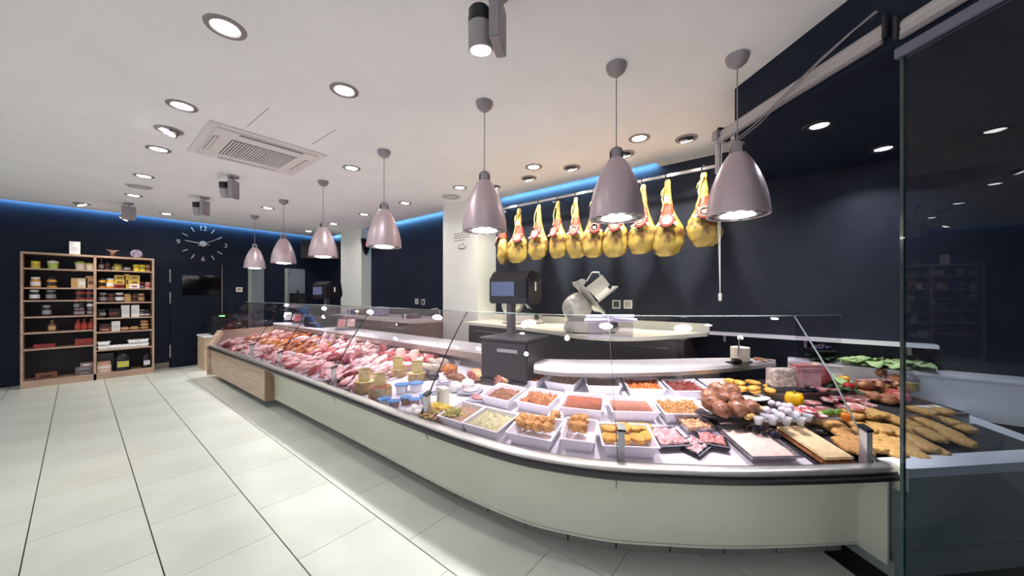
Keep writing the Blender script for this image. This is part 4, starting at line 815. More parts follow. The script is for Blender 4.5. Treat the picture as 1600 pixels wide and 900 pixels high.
put('bread_stick', lump('bread_stick', BREAD, .08, .018, .016, .06, 2, 1, 2), 1292, 668, 'thin breaded stick above the pastry slab', 'breadstick', None, .02, 1.35, True, .004)
# --- knuckles on black tray
kn_me = [lump('roast_knuckle', food('knuckle', (172, 126, 96), (112, 68, 48), 24, .4, .6, (.4, .6), .2), .052, .048, .046, .15, 3.2, s, 3) for s in range(4)]
o = ob('black_platter', MB().lathe([(0, 0), (.17, 0), (.2, .02), (.19, .022), (0, .008)], 32, None, 1.1, .6), SLATE, label='black oval platter under the roasted knuckles', cat='platter'); lay(o, 1142, 648, .08, None, 0, True, .10)
for k, (x, y, up) in enumerate(((1110, 640, .11), (1128, 650, .11), (1152, 650, .11), (1172, 648, .11), (1108, 626, .13), (1130, 630, .15), (1150, 634, .15), (1120, 616, .16), (1142, 618, .17))): put('roast_knuckle', kn_me[k % 4], x, y, 'brown roasted knuckle on the black platter, %s of the pile' % ORD[k], 'roast meat', 'roasted knuckles', up, k*1.2, False, up-.01)
# --- oval nut dish
o = top('oval_dish', 'oval white rimmed dish of chopped nuts behind the knuckles', 'dish'); lay(o, 1175, 625, .12, None, 0, False, .10)
ob('bowl', MB().lathe([(0, 0), (.06, 0), (.1, .035), (.105, .04), (.097, .04), (.06, .012), (0, .012)], 28, None, 1.15, .6), mat('dish_black', (30, 30, 34), .3), o, smooth=True); ob('white_rim', MB().lathe([(.096, .037), (.106, .037), (.106, .043), (.096, .043)], 28, None, 1.15, .6), CARD, o); ob('nuts', filling(.15, .075, .036, .01, 7, food('nuts', (196, 120, 100), (226, 190, 160), 60)), None, o)
# --- pastries
ps_me = [lump('flat_pastry', food('pastry', (230, 178, 84), (200, 140, 52), 20, .45, .3), .055, .036, .02, .08, 2, s, 2) for s in range(3)]
for k, (x, y, up) in enumerate(((1158, 615, .10), (1180, 617, .10), (1155, 600, .11), (1176, 598, .12), (1205, 606, .10), (1178, 608, .13), (1203, 613, .085), (1142, 598, .09))): put('flat_pastry', ps_me[k % 3], x, y, 'golden flat pastry between the white tray and terrine, %s of the heap' % ORD[k], 'pastry', 'golden flat pastries', up, k*.7, False, up-.01)
# --- small balls, rolls, cups
bl = lump('yellow_ball', food('ball', (222, 190, 112), (196, 150, 74), 30), .02, .02, .02, .08, 2, 1, 2)
for k, (x, y) in enumerate(((1166, 637), (1177, 640), (1188, 639), (1170, 646), (1182, 647), (1175, 653), (1168, 655))): put('yellow_ball', bl, x, y, 'small yellow potato ball beside the knuckles, %s of the group' % ORD[k], 'food ball', 'yellow potato balls', .11, k, False, .10)
rm = [lump('lilac_roll', food('lilac', (216, 208, 216), (232, 222, 226), 30, .4, .3), .022, .022, .022, .1, 2, s, 2) for s in range(3)]
for k, (x, y) in enumerate(((1196, 640), (1206, 636), (1216, 632), (1226, 634), (1198, 650), (1210, 646), (1222, 642), (1234, 644), (1206, 655), (1220, 652), (1232, 652), (1244, 650))): put('lilac_roll', rm[k % 3], x, y, 'small pale lilac roll behind the ice blue cups, %s of the cluster' % ORD[k], 'food roll', 'pale lilac rolls', .115, k, False, .10+.025*(k % 3 == 1))
cupm = MB().lathe([(0, 0), (.016, 0), (.026, .04), (.024, .04), (.014, .004), (0, .004)], 16).mesh('clear_cup', mat('ice_cup', (232, 240, 246), .15, alpha=.6), True); cupf = MB().lathe([(0, .006), (.017, .006), (.021, .028), (0, .03)], 12).mesh('cup_filling', food('cupfill', (220, 226, 214), (200, 210, 200), 40))
for k in range(8):
    t = top('dessert_cup', 'ice blue dessert cup at the step edge, %s from the left' % ORD[k], 'cup', group='ice blue dessert cups'); lay(t, 1185+k*11, 661-(k % 2)*5, .11, None, 0, False, .10)
    ob('clear_cup', cupm, None, t); ob('cup_filling', cupf, None, t)
# --- peppers, blocks, fruit
def pepper(px, py, lb, c, s, dz=.13):
    t = top('bell_pepper', lb, 'pepper', group='bell peppers'); lay(t, px, py, dz, None, 0, False, .10)
    mb = MB(); n = 24; prof = [(1e-6, .0), (.5, .0), (.85, .12), (1, .45), (1.0, .75), (.8, .98), (.4, 1.0), (.1, .93), (1e-6, .92)]
    mb.lathe(prof, n); out = []
    for v in mb.v:
        a = math.atan2(v[1], v[0]); k = 1+.09*math.cos(4*a); out.append((v[0]*k*.048*s, v[1]*k*.048*s, v[2]*.085*s))
    mb.v = out; ob('flesh', mb, mat('pep_%d_%d' % (c[0], c[1]), c, .18, coat=.5), t, smooth=2); ob('stem', MB().tube([(0, 0, .075*s), (.004, 0, .1*s)], .006*s), mat('stem_green', (90, 120, 50), .6), t)
pepper(1241, 628, 'large bright yellow bell pepper in the middle of the right deck', (240, 186, 10), 1.15); pepper(1322, 650, 'small orange pepper by the limes', (226, 130, 30), .55); pepper(1319, 598, 'orange yellow pepper among the green leaves', (236, 160, 30), .7, .1)
t = top('terrine_block', 'pale terrine block with white nuts beside the worktop point', 'terrine'); lay(t, 1220, 608, .1, None, -.05, False, .08)
ob('base_pan', MB().box(-.085, .085, -.05, .05, 0, .03), mat('pan_grey', (110, 112, 122), .4, .4), t, bevel=.004); ob('loaf', MB().box(-.08, .08, -.048, .048, .03, .155), mat('terrine', (186, 176, 166), .4, col2=(236, 226, 218), scale=45, pos=(.48, .56)), t, bevel=.008)
t = top('ham_block', 'pale pink cooked ham block right of the terrine', 'ham'); lay(t, 1258, 606, .08, None, -.05, False, .07)
ob('meat_block', MB().box(-.085, .085, -.05, .05, 0, .17), mat('cooked_ham', (236, 200, 204), .35, col2=(226, 176, 182), scale=18), t, bevel=.012); ob('rind', MB().box(-.08, .08, -.04, .052, .165, .176), mat('rind', (216, 140, 136), .4), t, bevel=.004)
t = top('cured_joint', 'dark red cured ham joint with pale fat edge', 'ham'); lay(t, 1284, 606, .1, None, .25, False, .07)
ob('meat', lump('meat', RED, .06, .045, .085, .1, 2, 5, 3), None, t); ob('fat_edge', lump('fat', food('fat', (232, 216, 190), (206, 196, 160), 20), .05, .03, .03, .2, 3, 2, 2), None, t, (-.02, .02, .13))
def bunch(lb, px, py, n, c, dz, sp=(.05, .03), r=.012, seed=0, cat='grapes', at=None):
    t = top('grape_bunch', lb, cat, group='bunches of grapes'); lay(t, px, py, dz, None, 0, False, max(0, dz-.01)); random.seed(seed)
    if at: t.location = at
    me = MB().lathe([(1e-6, -r), (r*.7, -r*.72), (r, 0), (r*.7, r*.72), (1e-6, r)], 8).mesh('grape', mat('grape_%d_%d' % (c[0], c[1]), c, .3), 2)
    for k in range(n):
        a = random.uniform(-1, 1); b = random.uniform(-1, 1)*(1-abs(a)*.5); ob('grape', me, None, t, (a*sp[0], b*sp[1], r+random.random()*.03*(1-abs(a))))
    ob('stalk', MB().tube([(-sp[0], 0, .03), (0, 0, .045), (sp[0]*.6, .01, .04)], .003), mat('stalk', (110, 90, 50), .7), t)
BG = (34, 36, 54); GG = (150, 170, 70)
bunch('black grape bunch between the ham block and yellow pepper', 1264, 612, 30, BG, .11, (.075, .03), .011, 1); bunch('black grape bunch draped over the foil tray corner', 1180, 672, 26, BG, .05, (.06, .03), .01, 2); bunch('second black grape bunch beside the pastry slab', 1206, 681, 22, BG, .05, (.04, .035), .01, 3); bunch('green grape bunch under the leafy greens', 1308, 618, 30, GG, .11, (.06, .03), .010, 4); bunch('dark grape bunch on the raised dish', 1306, 566, 34, (64, 56, 84), .2, (.07, .04), .012, 5, at=(3.86, -.20, .94)); bunch('black grape bunch by the oil bottles behind the pane', 1462, 618, 40, (40, 40, 48), .1, (.07, .03), .013, 6, at=(3.70, -.58, .712))
t = top('fruit_stand', 'raised dish of dark leaves holding grapes at the counter end', 'fruit dish'); t.location = (3.86, -.20, .84)
ob('stand', MB().lathe([(0, 0), (.05, 0), (.03, .03), (.03, .07), (.1, .09), (.1, .1), (0, .1)], 24), mat('stand_black', (30, 30, 32), .4), t, smooth=True)
LEAFD = mat('dark_leaf', (36, 58, 40), .5, col2=(52, 80, 50), scale=30); LEAFG = mat('lettuce_leaf', (140, 172, 110), .5, col2=(176, 200, 140), scale=20)
def leaf(m, L, w, seed, curl=.25):
    mb = MB(); n = 6; vs = []; random.seed(seed)
    for i in range(n+1):
        t_ = i/n; ww = w*math.sin(math.pi*min(1, t_*.92+.06))
        for k in (-1, -.5, 0, .5, 1): vs.append((t_*L, k*ww, curl*L*t_*(1-t_)*2+.012*math.sin(9*t_+k*3+seed)*abs(k)+(.0 if k else -.004)))
    fs = [(i*5+k, i*5+k+1, (i+1)*5+k+1, (i+1)*5+k) for i in range(n) for k in range(4)]
    mb.add(vs, fs); n0 = len(vs); mb.add([(x, y, z-.002) for x, y, z in vs], [tuple(reversed(f)) for f in fs]); return mb.mesh('leaf', m, 2)
lfd = [leaf(LEAFD, .11, .03, s) for s in range(3)]; lfg = [leaf(LEAFG, .15, .06, s, .4) for s in range(3)]
for k in range(16): 
    o = ob('leaf', lfd[k % 3], None, t, (0, 0, .02+.006*(k % 6)), k*2*math.pi/16)
def greens(lb, px, py, dz, up, n, sp, seed, lf=lfg, nm='lettuce_head', at=None):
    g = top(nm, lb, 'leaves', group='leafy garnish'); lay(g, px, py, dz, None, 0, False, .10); random.seed(seed)
    if at: g.location = at
    for k in range(n): ob('leaf', lf[k % 3], None, g, (random.uniform(-sp, sp), random.uniform(-.03, .03), random.uniform(0, .03)), random.uniform(0, 6.28))
greens('pale green lettuce heap on the rear edge right of the grapes', 1362, 566, .2, .16, 18, .09, 1, at=(3.84, -.50, .845)); greens('pale green lettuce tuft touching the glass edge', 1398, 562, .2, .17, 12, .06, 2, at=(3.84, -.66, .845)); greens('dark leafy garnish around the tomato', 1310, 608, .1, .09, 14, .06, 3, lfd, 'leaf_garnish'); greens('light leafy garnish under the orange pepper', 1296, 600, .1, .09, 8, .04, 4, lfg, 'leaf_garnish')
t = top('tomato', 'red tomato among the leaves', 'tomato'); lay(t, 1326, 614, .12, None, 0, False, .10); ob('flesh', lump('flesh', mat('tomato_red', (178, 34, 36), .2, coat=.4), .034, .034, .03, .03, 2, 1, 3), None, t); ob('calyx', MB().lathe([(0, .058), (.012, .06), (0, .064)], 6), LEAFD, t)
t = top('orange_fruit', 'small orange at the rear of the leaves', 'fruit'); lay(t, 1342, 600, .12, None, 0, False, .10); ob('peel', lump('peel', food('orangepeel', (206, 120, 70), (190, 104, 60), 60), .024, .024, .024, .02, 2, 1, 2), None, t); ob('navel', MB().lathe([(0, .046), (.004, .048), (0, .05)], 6), LEAFD, t)
for k, (x, y) in enumerate(((1294, 648), (1310, 649))): put('lime', lump('lime', mat('lime_green', (96, 138, 48), .25, col2=(70, 112, 40), scale=30), .034, .024, .023, .04, 2, k, 3), x, y, ['left', 'right'][k]+' green lime in front of the rolled meat', 'lime', 'green limes', .11, .2, False, .10)
zs = MB().lathe([(0, 0), (.022, 0), (.022, .007), (0, .007)], 16).mesh('courgette_slice', mat('courgette', (206, 216, 150), .4, col2=(110, 150, 70), scale=50), True)
for k in range(7): put('courgette_slice', zs, 1257+k*4.4, 638+k*1.9, 'pale courgette slice in the row before the limes, %s from the left' % ORD[k], 'courgette', 'courgette slices', .10, 0, True, .10+.002*k)
# --- rolled meat slices, roasts
rou = []
for s in range(3):
    mb = MB().lathe([(0, 0), (.045, 0), (.047, .008), (.045, .016), (0, .016)], 20); rou.append(mb.mesh('roulade', mat('roulade%d' % s, [(196, 110, 110), (206, 130, 128), (176, 84, 88)][s], .35, col2=(240, 220, 214), scale=38, pos=(.5, .6)), True))
for k, (x, y) in enumerate(((1288, 640), (1336, 641), (1310, 627), (1270, 630), (1280, 622), (1296, 630), (1318, 636), (1300, 617), (1330, 630), (1344, 638), (1345, 626), (1262, 650), (1278, 650), (1248, 648), (1322, 622), (1356, 633))): 
    o = put('roulade', rou[k % 3], x, y, 'pink rolled meat slice on the right slate deck, %s of the fan' % ORD[k], 'meat slice', 'pink rolled meat slices', .10, k*.8, True, .10+.012*(k % 3)); 
rs_me = [lump('roast_joint', BRN, .055, .035, .034, .15, 2, s, 3) for s in range(4)]
for k, (x, y) in enumerate(((1352, 606), (1374, 608), (1396, 612), (1345, 618), (1366, 622), (1388, 626), (1400, 600), (1412, 618), (1376, 596))): put('roast_joint', rs_me[k % 4], x, y, 'brown glazed roast near the glass edge, %s of the pile' % ORD[k], 'roast meat', 'brown glazed roasts', .12, k*.5, False, .10+.03*(k > 5))
t = top('pate_slab', 'long brown pink pate slab behind the roasts', 'pate'); t.location = (3.62, -.48, .712); t.rotation_euler = (0, 0, math.radians(-50)); ob('slab', MB().box(-.14, .14, -.03, .03, 0, .06), food('pate', (170, 116, 108), (146, 92, 86), 30), t, bevel=.008); ob('glaze', MB().box(-.135, .135, -.028, .028, .06, .066), food('glaze', (200, 150, 146), (180, 126, 120), 20), t, bevel=.003)
t = top('dry_ham_half', 'reddish half ham lying behind the glass pane', 'ham'); t.location = (3.52, -.62 + .05, .66); t.rotation_euler = (0, 0, .6); ob('meat', lump('meat', RED, .08, .04, .04, .1, 2, 8, 3), None, t); ob('rind', lump('rind', BRN, .08, .03, .03, .1, 2, 9, 3), None, t, (0, .02, 0))
for px, py, s, lb in ((1431, 604, 1.0, 'large'), (1452, 609, .7, 'small')):
    t = top('oil_bottle', lb+' clear bottle of golden oil behind the glass pane', 'bottle', group='oil bottles'); t.location = (3.70, -.66, .712) if s == 1 else (3.60, -.72 + .2, .712); t.scale = (s, s, s)
    ob('glass', MB().lathe([(0, 0), (.045, 0), (.05, .02), (.05, .09), (.02, .12), (.014, .16), (.018, .165), (.012, .17)], 20), ACRYL, t, smooth=True); ob('oil', MB().lathe([(0, .004), (.044, .004), (.046, .06), (0, .062)], 18), mat('oil', (214, 196, 90), .1), t, smooth=True); ob('stopper', MB().lathe([(0, .165), (.016, .17), (.02, .19), (0, .2)], 12), DARKM, t, smooth=True)
t = top('white_packet', 'white paper packet behind the pane beside the grapes', 'packet'); lay(t, 1450, 640, .03, None, -.2, True, .004); ob('paper', MB().box(-.07, .07, -.03, .03, 0, .03), CARD, t, bevel=.01); ob('fold', MB().box(.03, .08, -.028, .028, .02, .034), CARD, t, bevel=.004)
# items on the worktop point
t = top('paper_roll_box', 'cream drum with a small lamp arm on the worktop point', 'box', (3.46, .33, .847))
ob('drum', MB().lathe([(0, 0), (.07, 0), (.07, .11), (0, .115)], 24), mat('cream_drum', (226, 220, 196), .5), t, smooth=True); ob('arm', MB().tube([(-.08, 0, 0), (-.085, 0, .14), (-.06, 0, .18), (.0, 0, .19)], .008), CHROME, t); ob('lamp_tip', MB().lathe([(0, .18), (.02, .178), (.014, .2), (0, .2)], 12, T(.02, 0, 0)), BULB, t)
o = ob('black_mat', MB().prism([(-.17, -.04), (.1, -.10), (.16, -.02), (-.05, .08)], 0, .006), BLACKP, label='black mat on the worktop point under the drum', cat='mat'); o.location = (3.36, .34, .841)
t = top('coin_dish', 'small black square dish on the worktop point', 'dish', (3.30, .34, .848), .4); ob('dish', tray_meshes(.08, .06, .03), BLACKP, t); ob('notes', MB().box(-.02, .02, -.015, .015, .012, .016), mat('note', (206, 180, 160), .6), t)
for k, (x, y, c, lb) in enumerate(((3.60, .14, (170, 96, 60), 'orange brown wooden spoon on the worktop point'), (3.66, .12, (150, 120, 96), 'pale wooden tongs on the worktop point'))):
    t = top('serving_tool', lb, 'utensil', (x-.06, y+.06, .852), .6+k*.5); ob('handle', MB().tube([(-.07, 0, 0), (.03, 0, .004)], .007), mat('tool%d' % k, c, .5), t); ob('head', lump('head', MATS['tool%d' % k], .03, .018, .008, .05, 2, k, 2), None, t, (.05, 0, -.006))
t = top('acrylic_tray', 'clear acrylic ticket holder fixed on the glass top edge', 'holder'); p = P3(seams[-2]+.02, .52, 1.19); a = math.radians(-50); t.location = p; t.rotation_euler = (0, 0, math.radians(-51.3))
ob('front_plate', MB().box(-.145, .145, -.004, .004, -.06, .065), ACRYL, t); ob('top_roll', MB().tube([(-.15, .0, .068), (.15, 0, .068)], .013, 10), mat('acrylic_white', (226, 226, 244), .1, alpha=.6), t); ob('lower_roll', MB().tube([(-.165, -.01, .045), (.165, -.01, .045)], .012, 10), MATS['acrylic_white'], t); ob('bottom_lip', MB().box(-.15, .14, -.02, .02, -.066, -.06), MATS['acrylic_white'], t)
# ================================================================ CHEESE AND COLD CUTS
RINDC = food('rind', (196, 172, 128), (166, 142, 102), 30, .7, .5); CHE = food('cheese', (240, 226, 156), (232, 214, 140), 30, .5, .15); ORR = food('cheese_cut', (206, 120, 80), (190, 104, 70), 20)
def wheel(px, py, r, h, lb, cut, dz=0, up=0):
    t = top('round_cheese', lb, 'cheese', group='round cheeses'); lay(t, px, py, dz, None, 0, False, up); ob('rind', MB().lathe([(0, 0), (r*.94, 0), (r, h*.2), (r, h*.8), (r*.94, h), (0, h)], 28), RINDC, t, smooth=True); ob('cut_face', MB().lathe([(0, h), (r*.9, h), (r*.88, h+.003), (0, h+.003)], 28), cut, t); return t
def wedge(t0, dx, lb, w=.092, h=.105):
    t = top('cheese_wedge', lb, 'cheese', group='upright cheese wedges'); z = max(v.co.z for c in t0.children for v in c.data.vertices); t.location = (t0.location.x+dx, t0.location.y, t0.location.z+z+.001); t.rotation_euler = (0, 0, math.radians(-40))
    ob('paste', MB().box(-w/2, w/2, -.03, .03, 0, h), CHE, t, bevel=.003); ob('rind_edge', MB().box(-w/2, w/2, -.03, .03, h, h+.006), RINDC, t)
for px, py, r, h, a, b, cut in ((570, 612, .092, .095, 'front left large cheese wheel by the dried sausages', 'yellow cheese wedge on the front left wheel', CHE), (594, 621, .094, .095, 'front right large cheese wheel with orange cut top', 'yellow cheese wedge on the orange topped wheel', ORR), (622, 588, .085, .075, 'rear left cheese wheel', 'yellow cheese wedge on the rear left wheel', RINDC), (652, 594, .085, .07, 'rear right cheese wheel beside the yoghurts', 'yellow cheese wedge on the rear right wheel', CHE)):
    wedge(wheel(px, py, r, h, a, cut), 0, b)
for k, (px, py, h) in enumerate(((626, 566, .15), (648, 569, .15))):
    t = top('mortadella_tube', ['left', 'right'][k]+' upright pale pink mortadella behind the cheeses', 'sausage', group='upright mortadellas'); lay(t, px, py, 0, None, 0, False); ob('meat', MB().lathe([(0, 0), (.05, 0), (.055, .02), (.055, h-.03), (.04, h), (0, h+.008)], 20), food('mortadella', (232, 196, 184), (222, 180, 170), 20), t, smooth=True); ob('net', MB().lathe([(.0555, .03), (.0565, .04), (.0555, .05)], 20), CARD, t)
sal = lump('salami', food('salami', (206, 196, 180), (170, 150, 136), 30, .6, .5), .1, .04, .04, .08, 2, 3, 3)
for k, (x, y) in enumerate(((672, 566), (690, 567), (664, 575), (681, 577))): put('salami', sal, x, y, 'white skinned salami behind the cheese, %s of the group' % ORD[k], 'salami', 'white salamis', .03, .2*k, False, .0)
drk = lump('dark_salami', food('dark_salami', (62, 56, 60), (90, 80, 80), 30), .07, .035, .035, .06, 2, 3, 3)
for k, (x, y) in enumerate(((661, 584), (676, 588))): put('dark_salami', drk, x, y, ['left', 'right'][k]+' dark wrapped salami below the white ones', 'salami', 'dark salamis', .03, .3, False)
t = top('smoked_ham', 'orange brown smoked ham with twisted clear wrap', 'ham'); lay(t, 702, 582, .02, None, .3, False); ob('meat', lump('meat', ORNG, .09, .05, .05, .1, 2, 4, 3), None, t); ob('wrap_tail', MB().lathe([(0, 0), (.015, .02), (.04, .07), (.036, .07), (.01, .02)], 10, T(.09, 0, .07)), ACRYL, t)
t = top('brown_joint', 'dark brown smoked joint in front of the orange ham', 'ham'); lay(t, 712, 594, .02, None, .2, False); ob('meat', lump('meat', food('joint', (120, 70, 50), (150, 100, 70), 20, .4), .1, .05, .04, .1, 2, 7, 3), None, t); ob('string', MB().tube([(-.02, -.05, .02), (-.02, 0, .085), (-.02, .05, .02)], .003), CARD, t)
def half_ham(px, py, lb, rz, c):
    t = top('half_ham', lb, 'ham', group='cut half hams'); lay(t, px, py, .03, None, rz, False, 0); ob('rind', lump('rind', food('hamrind', (214, 176, 130), (190, 146, 100), 20), .10, .06, .055, .07, 2, 2, 3), None, t)
    ob('cut_face', lump('cut', c, .088, .012, .046, .06, 2, 3, 3), None, t, (0, -.052, .006))
half_ham(745, 590, 'left cut half ham showing red meat', -.3, food('hamcut', (166, 76, 70), (206, 140, 130), 22, .35, .1)); half_ham(785, 597, 'right cut half ham next to the orange pepper tray', -.25, food('hamcut2', (150, 80, 70), (196, 146, 128), 20, .35, .1))
BLU = mat('blue_lid', (96, 150, 206), .3); YOG = mat('yoghurt_white', (226, 230, 236), .3); YOD = mat('dessert_brown', (150, 110, 96), .35)
for k, (px, py, s, m, lb) in enumerate(((601, 634, 1, YOG, 'front left pale cup with blue lid'), (616, 638, .95, YOD, 'front brown dessert cup with blue lid'), (634, 632, .95, YOD, 'brown dessert cup in the middle with blue lid'), (628, 614, 1.25, YOG, 'large pale tub with blue lid at the rear'), (650, 612, 1.25, YOG, 'large pale tub with blue lid beside the black cap'), (648, 634, .9, YOD, 'brown dessert cup near the post'), (664, 628, .9, YOG, 'small pale cup right of the post'))):
    t = top('yoghurt_cup', lb+' next to the cheeses', 'yoghurt', group='blue lidded cups'); lay(t, px, py, 0, None, 0, False); t.scale = (s*1.1, s*1.1, s*1.1); ob('cup', MB().lathe([(0, 0), (.03, 0), (.04, .05), (0, .05)], 18), m, t, smooth=True); ob('foil_lid', MB().lathe([(0, .05), (.046, .05), (.046, .056), (0, .057)], 18), BLU, t)
egg = lump('white_cheese', mat('white_food', (236, 234, 230), .4), .035, .03, .028, .06, 2, 1, 2)
for k, (x, y) in enumerate(((638, 646), (652, 648), (664, 641), (676, 640), (647, 640), (670, 649))): put('white_cheese', egg, x, y, 'small white fresh cheese behind the post, %s of the row' % ORD[k], 'cheese', 'small white cheeses', .02, k*.5, False, .005)
t = top('milk_carton', 'white folded carton with green print standing by the yellow salad', 'carton'); lay(t, 692, 632, 0, None, -.25, False); ob('carton', MB().box(-.05, .05, -.03, .03, 0, .13), mat('carton_cream', (222, 220, 200), .5), t); ob('print', MB().box(-.02, .0, -.032, -.0295, .02, .10), mat('carton_green', (150, 150, 80), .5), t); ob('side_flap', MB().box(.05, .09, -.03, -.027, .0, .128), CARD, t)
SALY = food('yellow_salad', (216, 196, 70), (180, 150, 50), 40); 
for k, (x, y, w, m, lb) in enumerate(((688, 647, .26, SALY, 'long heap of yellow pickled peppers'), (676, 656, .2, food('salad_brown', (176, 120, 84), (150, 150, 60), 34), 'brown and green antipasto heap at the front rim'), (708, 655, .14, food('salad_green', (170, 170, 70), (120, 110, 50), 34), 'green yellow pickles beside the first white tray'))):
    o = ob('pickle_heap', lump('pickle_heap', m, w/2, .06, .035, .3, 3.5, k, 4), None, label=lb, cat='pickles', kind='stuff'); lay(o, x, y, .01)
def flatpack(px, py, lb, rz, c, w=.19, d=.13, up=0, tilt2=0):
    t = top('cold_cut_pack', lb, 'meat pack', group='flat cold cut packs'); lay(t, px, py, .01, None, rz, True, .002+up); ob('tray', MB().box(-w/2, w/2, -d/2, d/2, 0, .012), mat('pack_grey', (170, 172, 186), .3), t, bevel=.004); ob('slices', lump('slices', food('sl%d' % px, c, tuple(min(255, v+30) for v in c), 24, .35), w*.36, d*.34, .01, .08, 3, 1, 3), None, t, (0, 0, .008))
flatpack(750, 622, 'flat pack of pink sliced bacon beside the brown stew tray', .25, (196, 120, 116)); flatpack(735, 613, 'rear flat pack half under the pale wrap', .3, (206, 180, 180), up=.012); flatpack(694, 605, 'patterned pack leaning behind the carton', .5, (190, 176, 190), .13, .1, .04); flatpack(676, 612, 'grey film pack left of the carton', .2, (170, 166, 176), .12, .09)
wc = lump('white_cheese_ball', mat('white_food', (236, 234, 230)), .06, .045, .045, .08, 2, 4, 3)
for k, (x, y) in enumerate(((712, 607), (731, 603))): put('mozzarella', wc, x, y, ['left', 'right'][k]+' large white wrapped cheese before the hams', 'cheese', 'large white cheeses', .03, .3, False, .0)
# ================================================================ RAW MEAT
def strips(seed, m, L=.11, w=.05, h=.022): 
    return lump('meat_cut', m, L/2*1.3, w/2*1.3, h, .3, 2.3, seed, 3)
mv = {'p': [strips(s, PINK) for s in range(4)], 'r': [strips(s+5, RED) for s in range(4)], 'w': [strips(s+9, PALE, .12, .06) for s in range(4)], 'd': [strips(s+14, DARKR, .11, .045) for s in range(3)], 'o': [strips(s+18, ORNG, .12, .055) for s in range(3)]}
nmz = {'p': ('pork_cut', 'pink pork cut'), 'r': ('beef_cut', 'red beef cut'), 'w': ('veal_cut', 'pale veal cut'), 'd': ('dark_cut', 'dark red offal cut'), 'o': ('marinated_cut', 'orange marinated cut')}
# white boards between the meat rows
def board(u0, u1, s0, s1, lb):
    ob('meat_board', sweep([(s0, deckz(s0)+.001), (s0, deckz(s0)+.02), (s1, deckz(s1)+.02), (s1, deckz(s1)+.001)], u0, u1, .2), TRAYW, label=lb, cat='tray', group='white meat boards')
uA, uB = U_L+.12, uy(2.55)
SEG = [(uy(7.4), uy(6.2), 'far'), (uy(6.15), uy(4.95), 'middle'), (uy(4.9), uy(3.85), 'near'), (uy(3.8), uy(2.95), 'nearest')]
for (a, b, nm) in SEG:
    for (s0, s1, rn) in ((.10, .40, 'front'), (.43, .72, 'centre'), (.75, 1.08, 'rear')): board(a, b, s0, s1, 'long white meat board, %s section, %s row' % (nm, rn))
random.seed(21); cn = 0
for si, (a, b, nm) in enumerate(SEG):
    for ri, (s0, s1, rn) in enumerate(((.12, .38, 'front'), (.45, .70, 'centre'), (.77, 1.06, 'rear'))):
        n = 18 if rn != 'front' else 17; ncol = 6
        for k in range(n):
            i, j = k % ncol, k//ncol
            u = a+(b-a)*(i+.5+random.uniform(-.25, .25))/ncol; s = s0+(s1-s0)*(j+.5+random.uniform(-.2, .2))/3
            if si == 0: ty = random.choice('oprp' if ri else 'ppwd')
            elif si == 1: ty = random.choice('ood' if ri == 1 else ('owp' if ri == 2 else 'pprw'))
            elif si == 2: ty = random.choice('rprd' if ri == 1 else ('pwwp' if ri == 2 else 'prpw'))
            else: ty = random.choice('pwp' if ri == 1 else ('rwpr' if ri == 2 else 'ppdw'))
            me = random.choice(mv[ty]); q = P3(u, s, deckz(s)+.021+.012*random.random()); p_, tg, nn = pu(u)
            o = ob(nmz[ty][0], me, None, label='%s, %s of the %s row in the %s meat section' % (nmz[ty][1], ORD[k], rn, nm), cat='meat', group='raw meat cuts on the boards')
            o.location = q; an = math.atan2(tg.y, tg.x)
            o.rotation_euler = (Matrix.Rotation(an, 4, 'Z') @ Matrix.Rotation(SLOPE+random.uniform(-.1, .35), 4, 'X') @ Matrix.Rotation(random.uniform(.6, 2.4), 4, 'Z')).to_euler(); o.scale = (random.uniform(.95, 1.35), random.uniform(.9, 1.3), random.uniform(.9, 1.6))
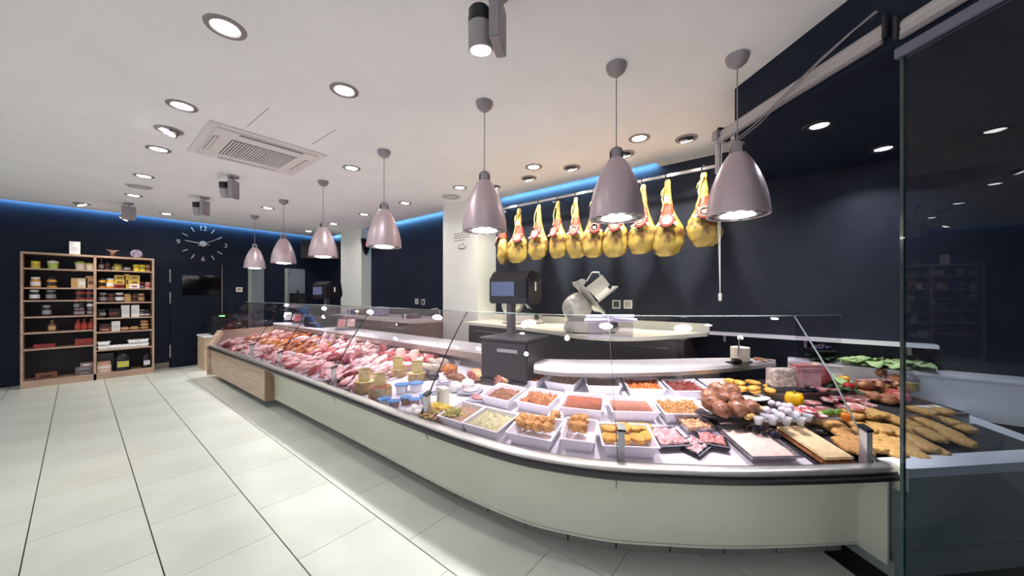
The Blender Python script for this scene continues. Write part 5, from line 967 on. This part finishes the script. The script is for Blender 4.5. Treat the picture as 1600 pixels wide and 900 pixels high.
# tall folded cuts at the rear, near section
for k, (x, y, m) in enumerate(((508, 533, PALE), (520, 535, PINK), (536, 537, RED), (552, 541, PALE), (575, 548, PALE), (598, 553, RED), (560, 556, PINK), (505, 548, PINK))): put('folded_chop', lump('folded_chop', m, .05, .04, .07, .22, 2, k+30, 3), x, y, 'tall folded chop standing up in the meat rows, %s one' % ORD[k], 'meat', 'tall folded chops', .03, k*.6, False, .0)
ds = lump('dried_sausage', DRY, .085, .016, .016, .1, 2, 2, 2)
random.seed(5)
for k in range(16): put('dried_sausage', ds, 522+random.uniform(0, 36), 590+random.uniform(0, 20)+k*.2, 'thin brown dried sausage in the heap before the cheeses, %s of the heap' % ORD[k], 'sausage', 'dried sausages', .02, random.uniform(-.6, .6), True, .012+.012*(k % 3))
# price cards in the far section
for k, (px, py) in enumerate(((381, 545), (375, 549), (394, 552))):
    t = top('price_card', ['rear', 'left', 'front'][k]+' white price card in the far meat section', 'price card', group='price cards'); lay(t, px, py, .04, None, 0, True, .03); ob('card', MB().box(-.07, .07, -.04, .04, .0, .003, Matrix.Rotation(.5, 4, 'X')), CARD, t); ob('clip', MB().tube([(0, .02, -.03), (0, .02, .01)], .003), CHROME, t)
# glass tops on the far worktop (sloping acrylic stands with packets; pink ones are painted reflections of the meat)
for k, (px, py, c) in enumerate(((424, 500, (60, 60, 70)), (462, 503, (186, 90, 90)), (540, 510, (206, 140, 140)))):
    p = atz(px, py, .86); t = top('slope_stand', ['clear sloping stand at the far worktop end', 'clear sloping stand with red and blue packets', 'clear sloping stand with pink slips painted as meat reflections beside the far scale'][k], 'stand', (2.52, (7.38, 6.92, 5.23)[k], .862), math.radians(-40), 'clear sloping stands')
    ob('slope', MB().box(-.15, .15, -.003, .003, 0, .22, Matrix.Rotation(-.6, 4, 'X')), ACRYL, t); ob('base', MB().box(-.15, .15, -.02, .16, 0, .005), ACRYL, t)
    for j in range(2): ob('packet', MB().box(-.12+j*.13, -.01+j*.13, -.012, -.004, .05, .18, Matrix.Rotation(-.6, 4, 'X')), mat('packet%d%d' % (k, j), c if j == 0 else (120, 150, 190) if k == 1 else (222, 180, 180), .4), t)
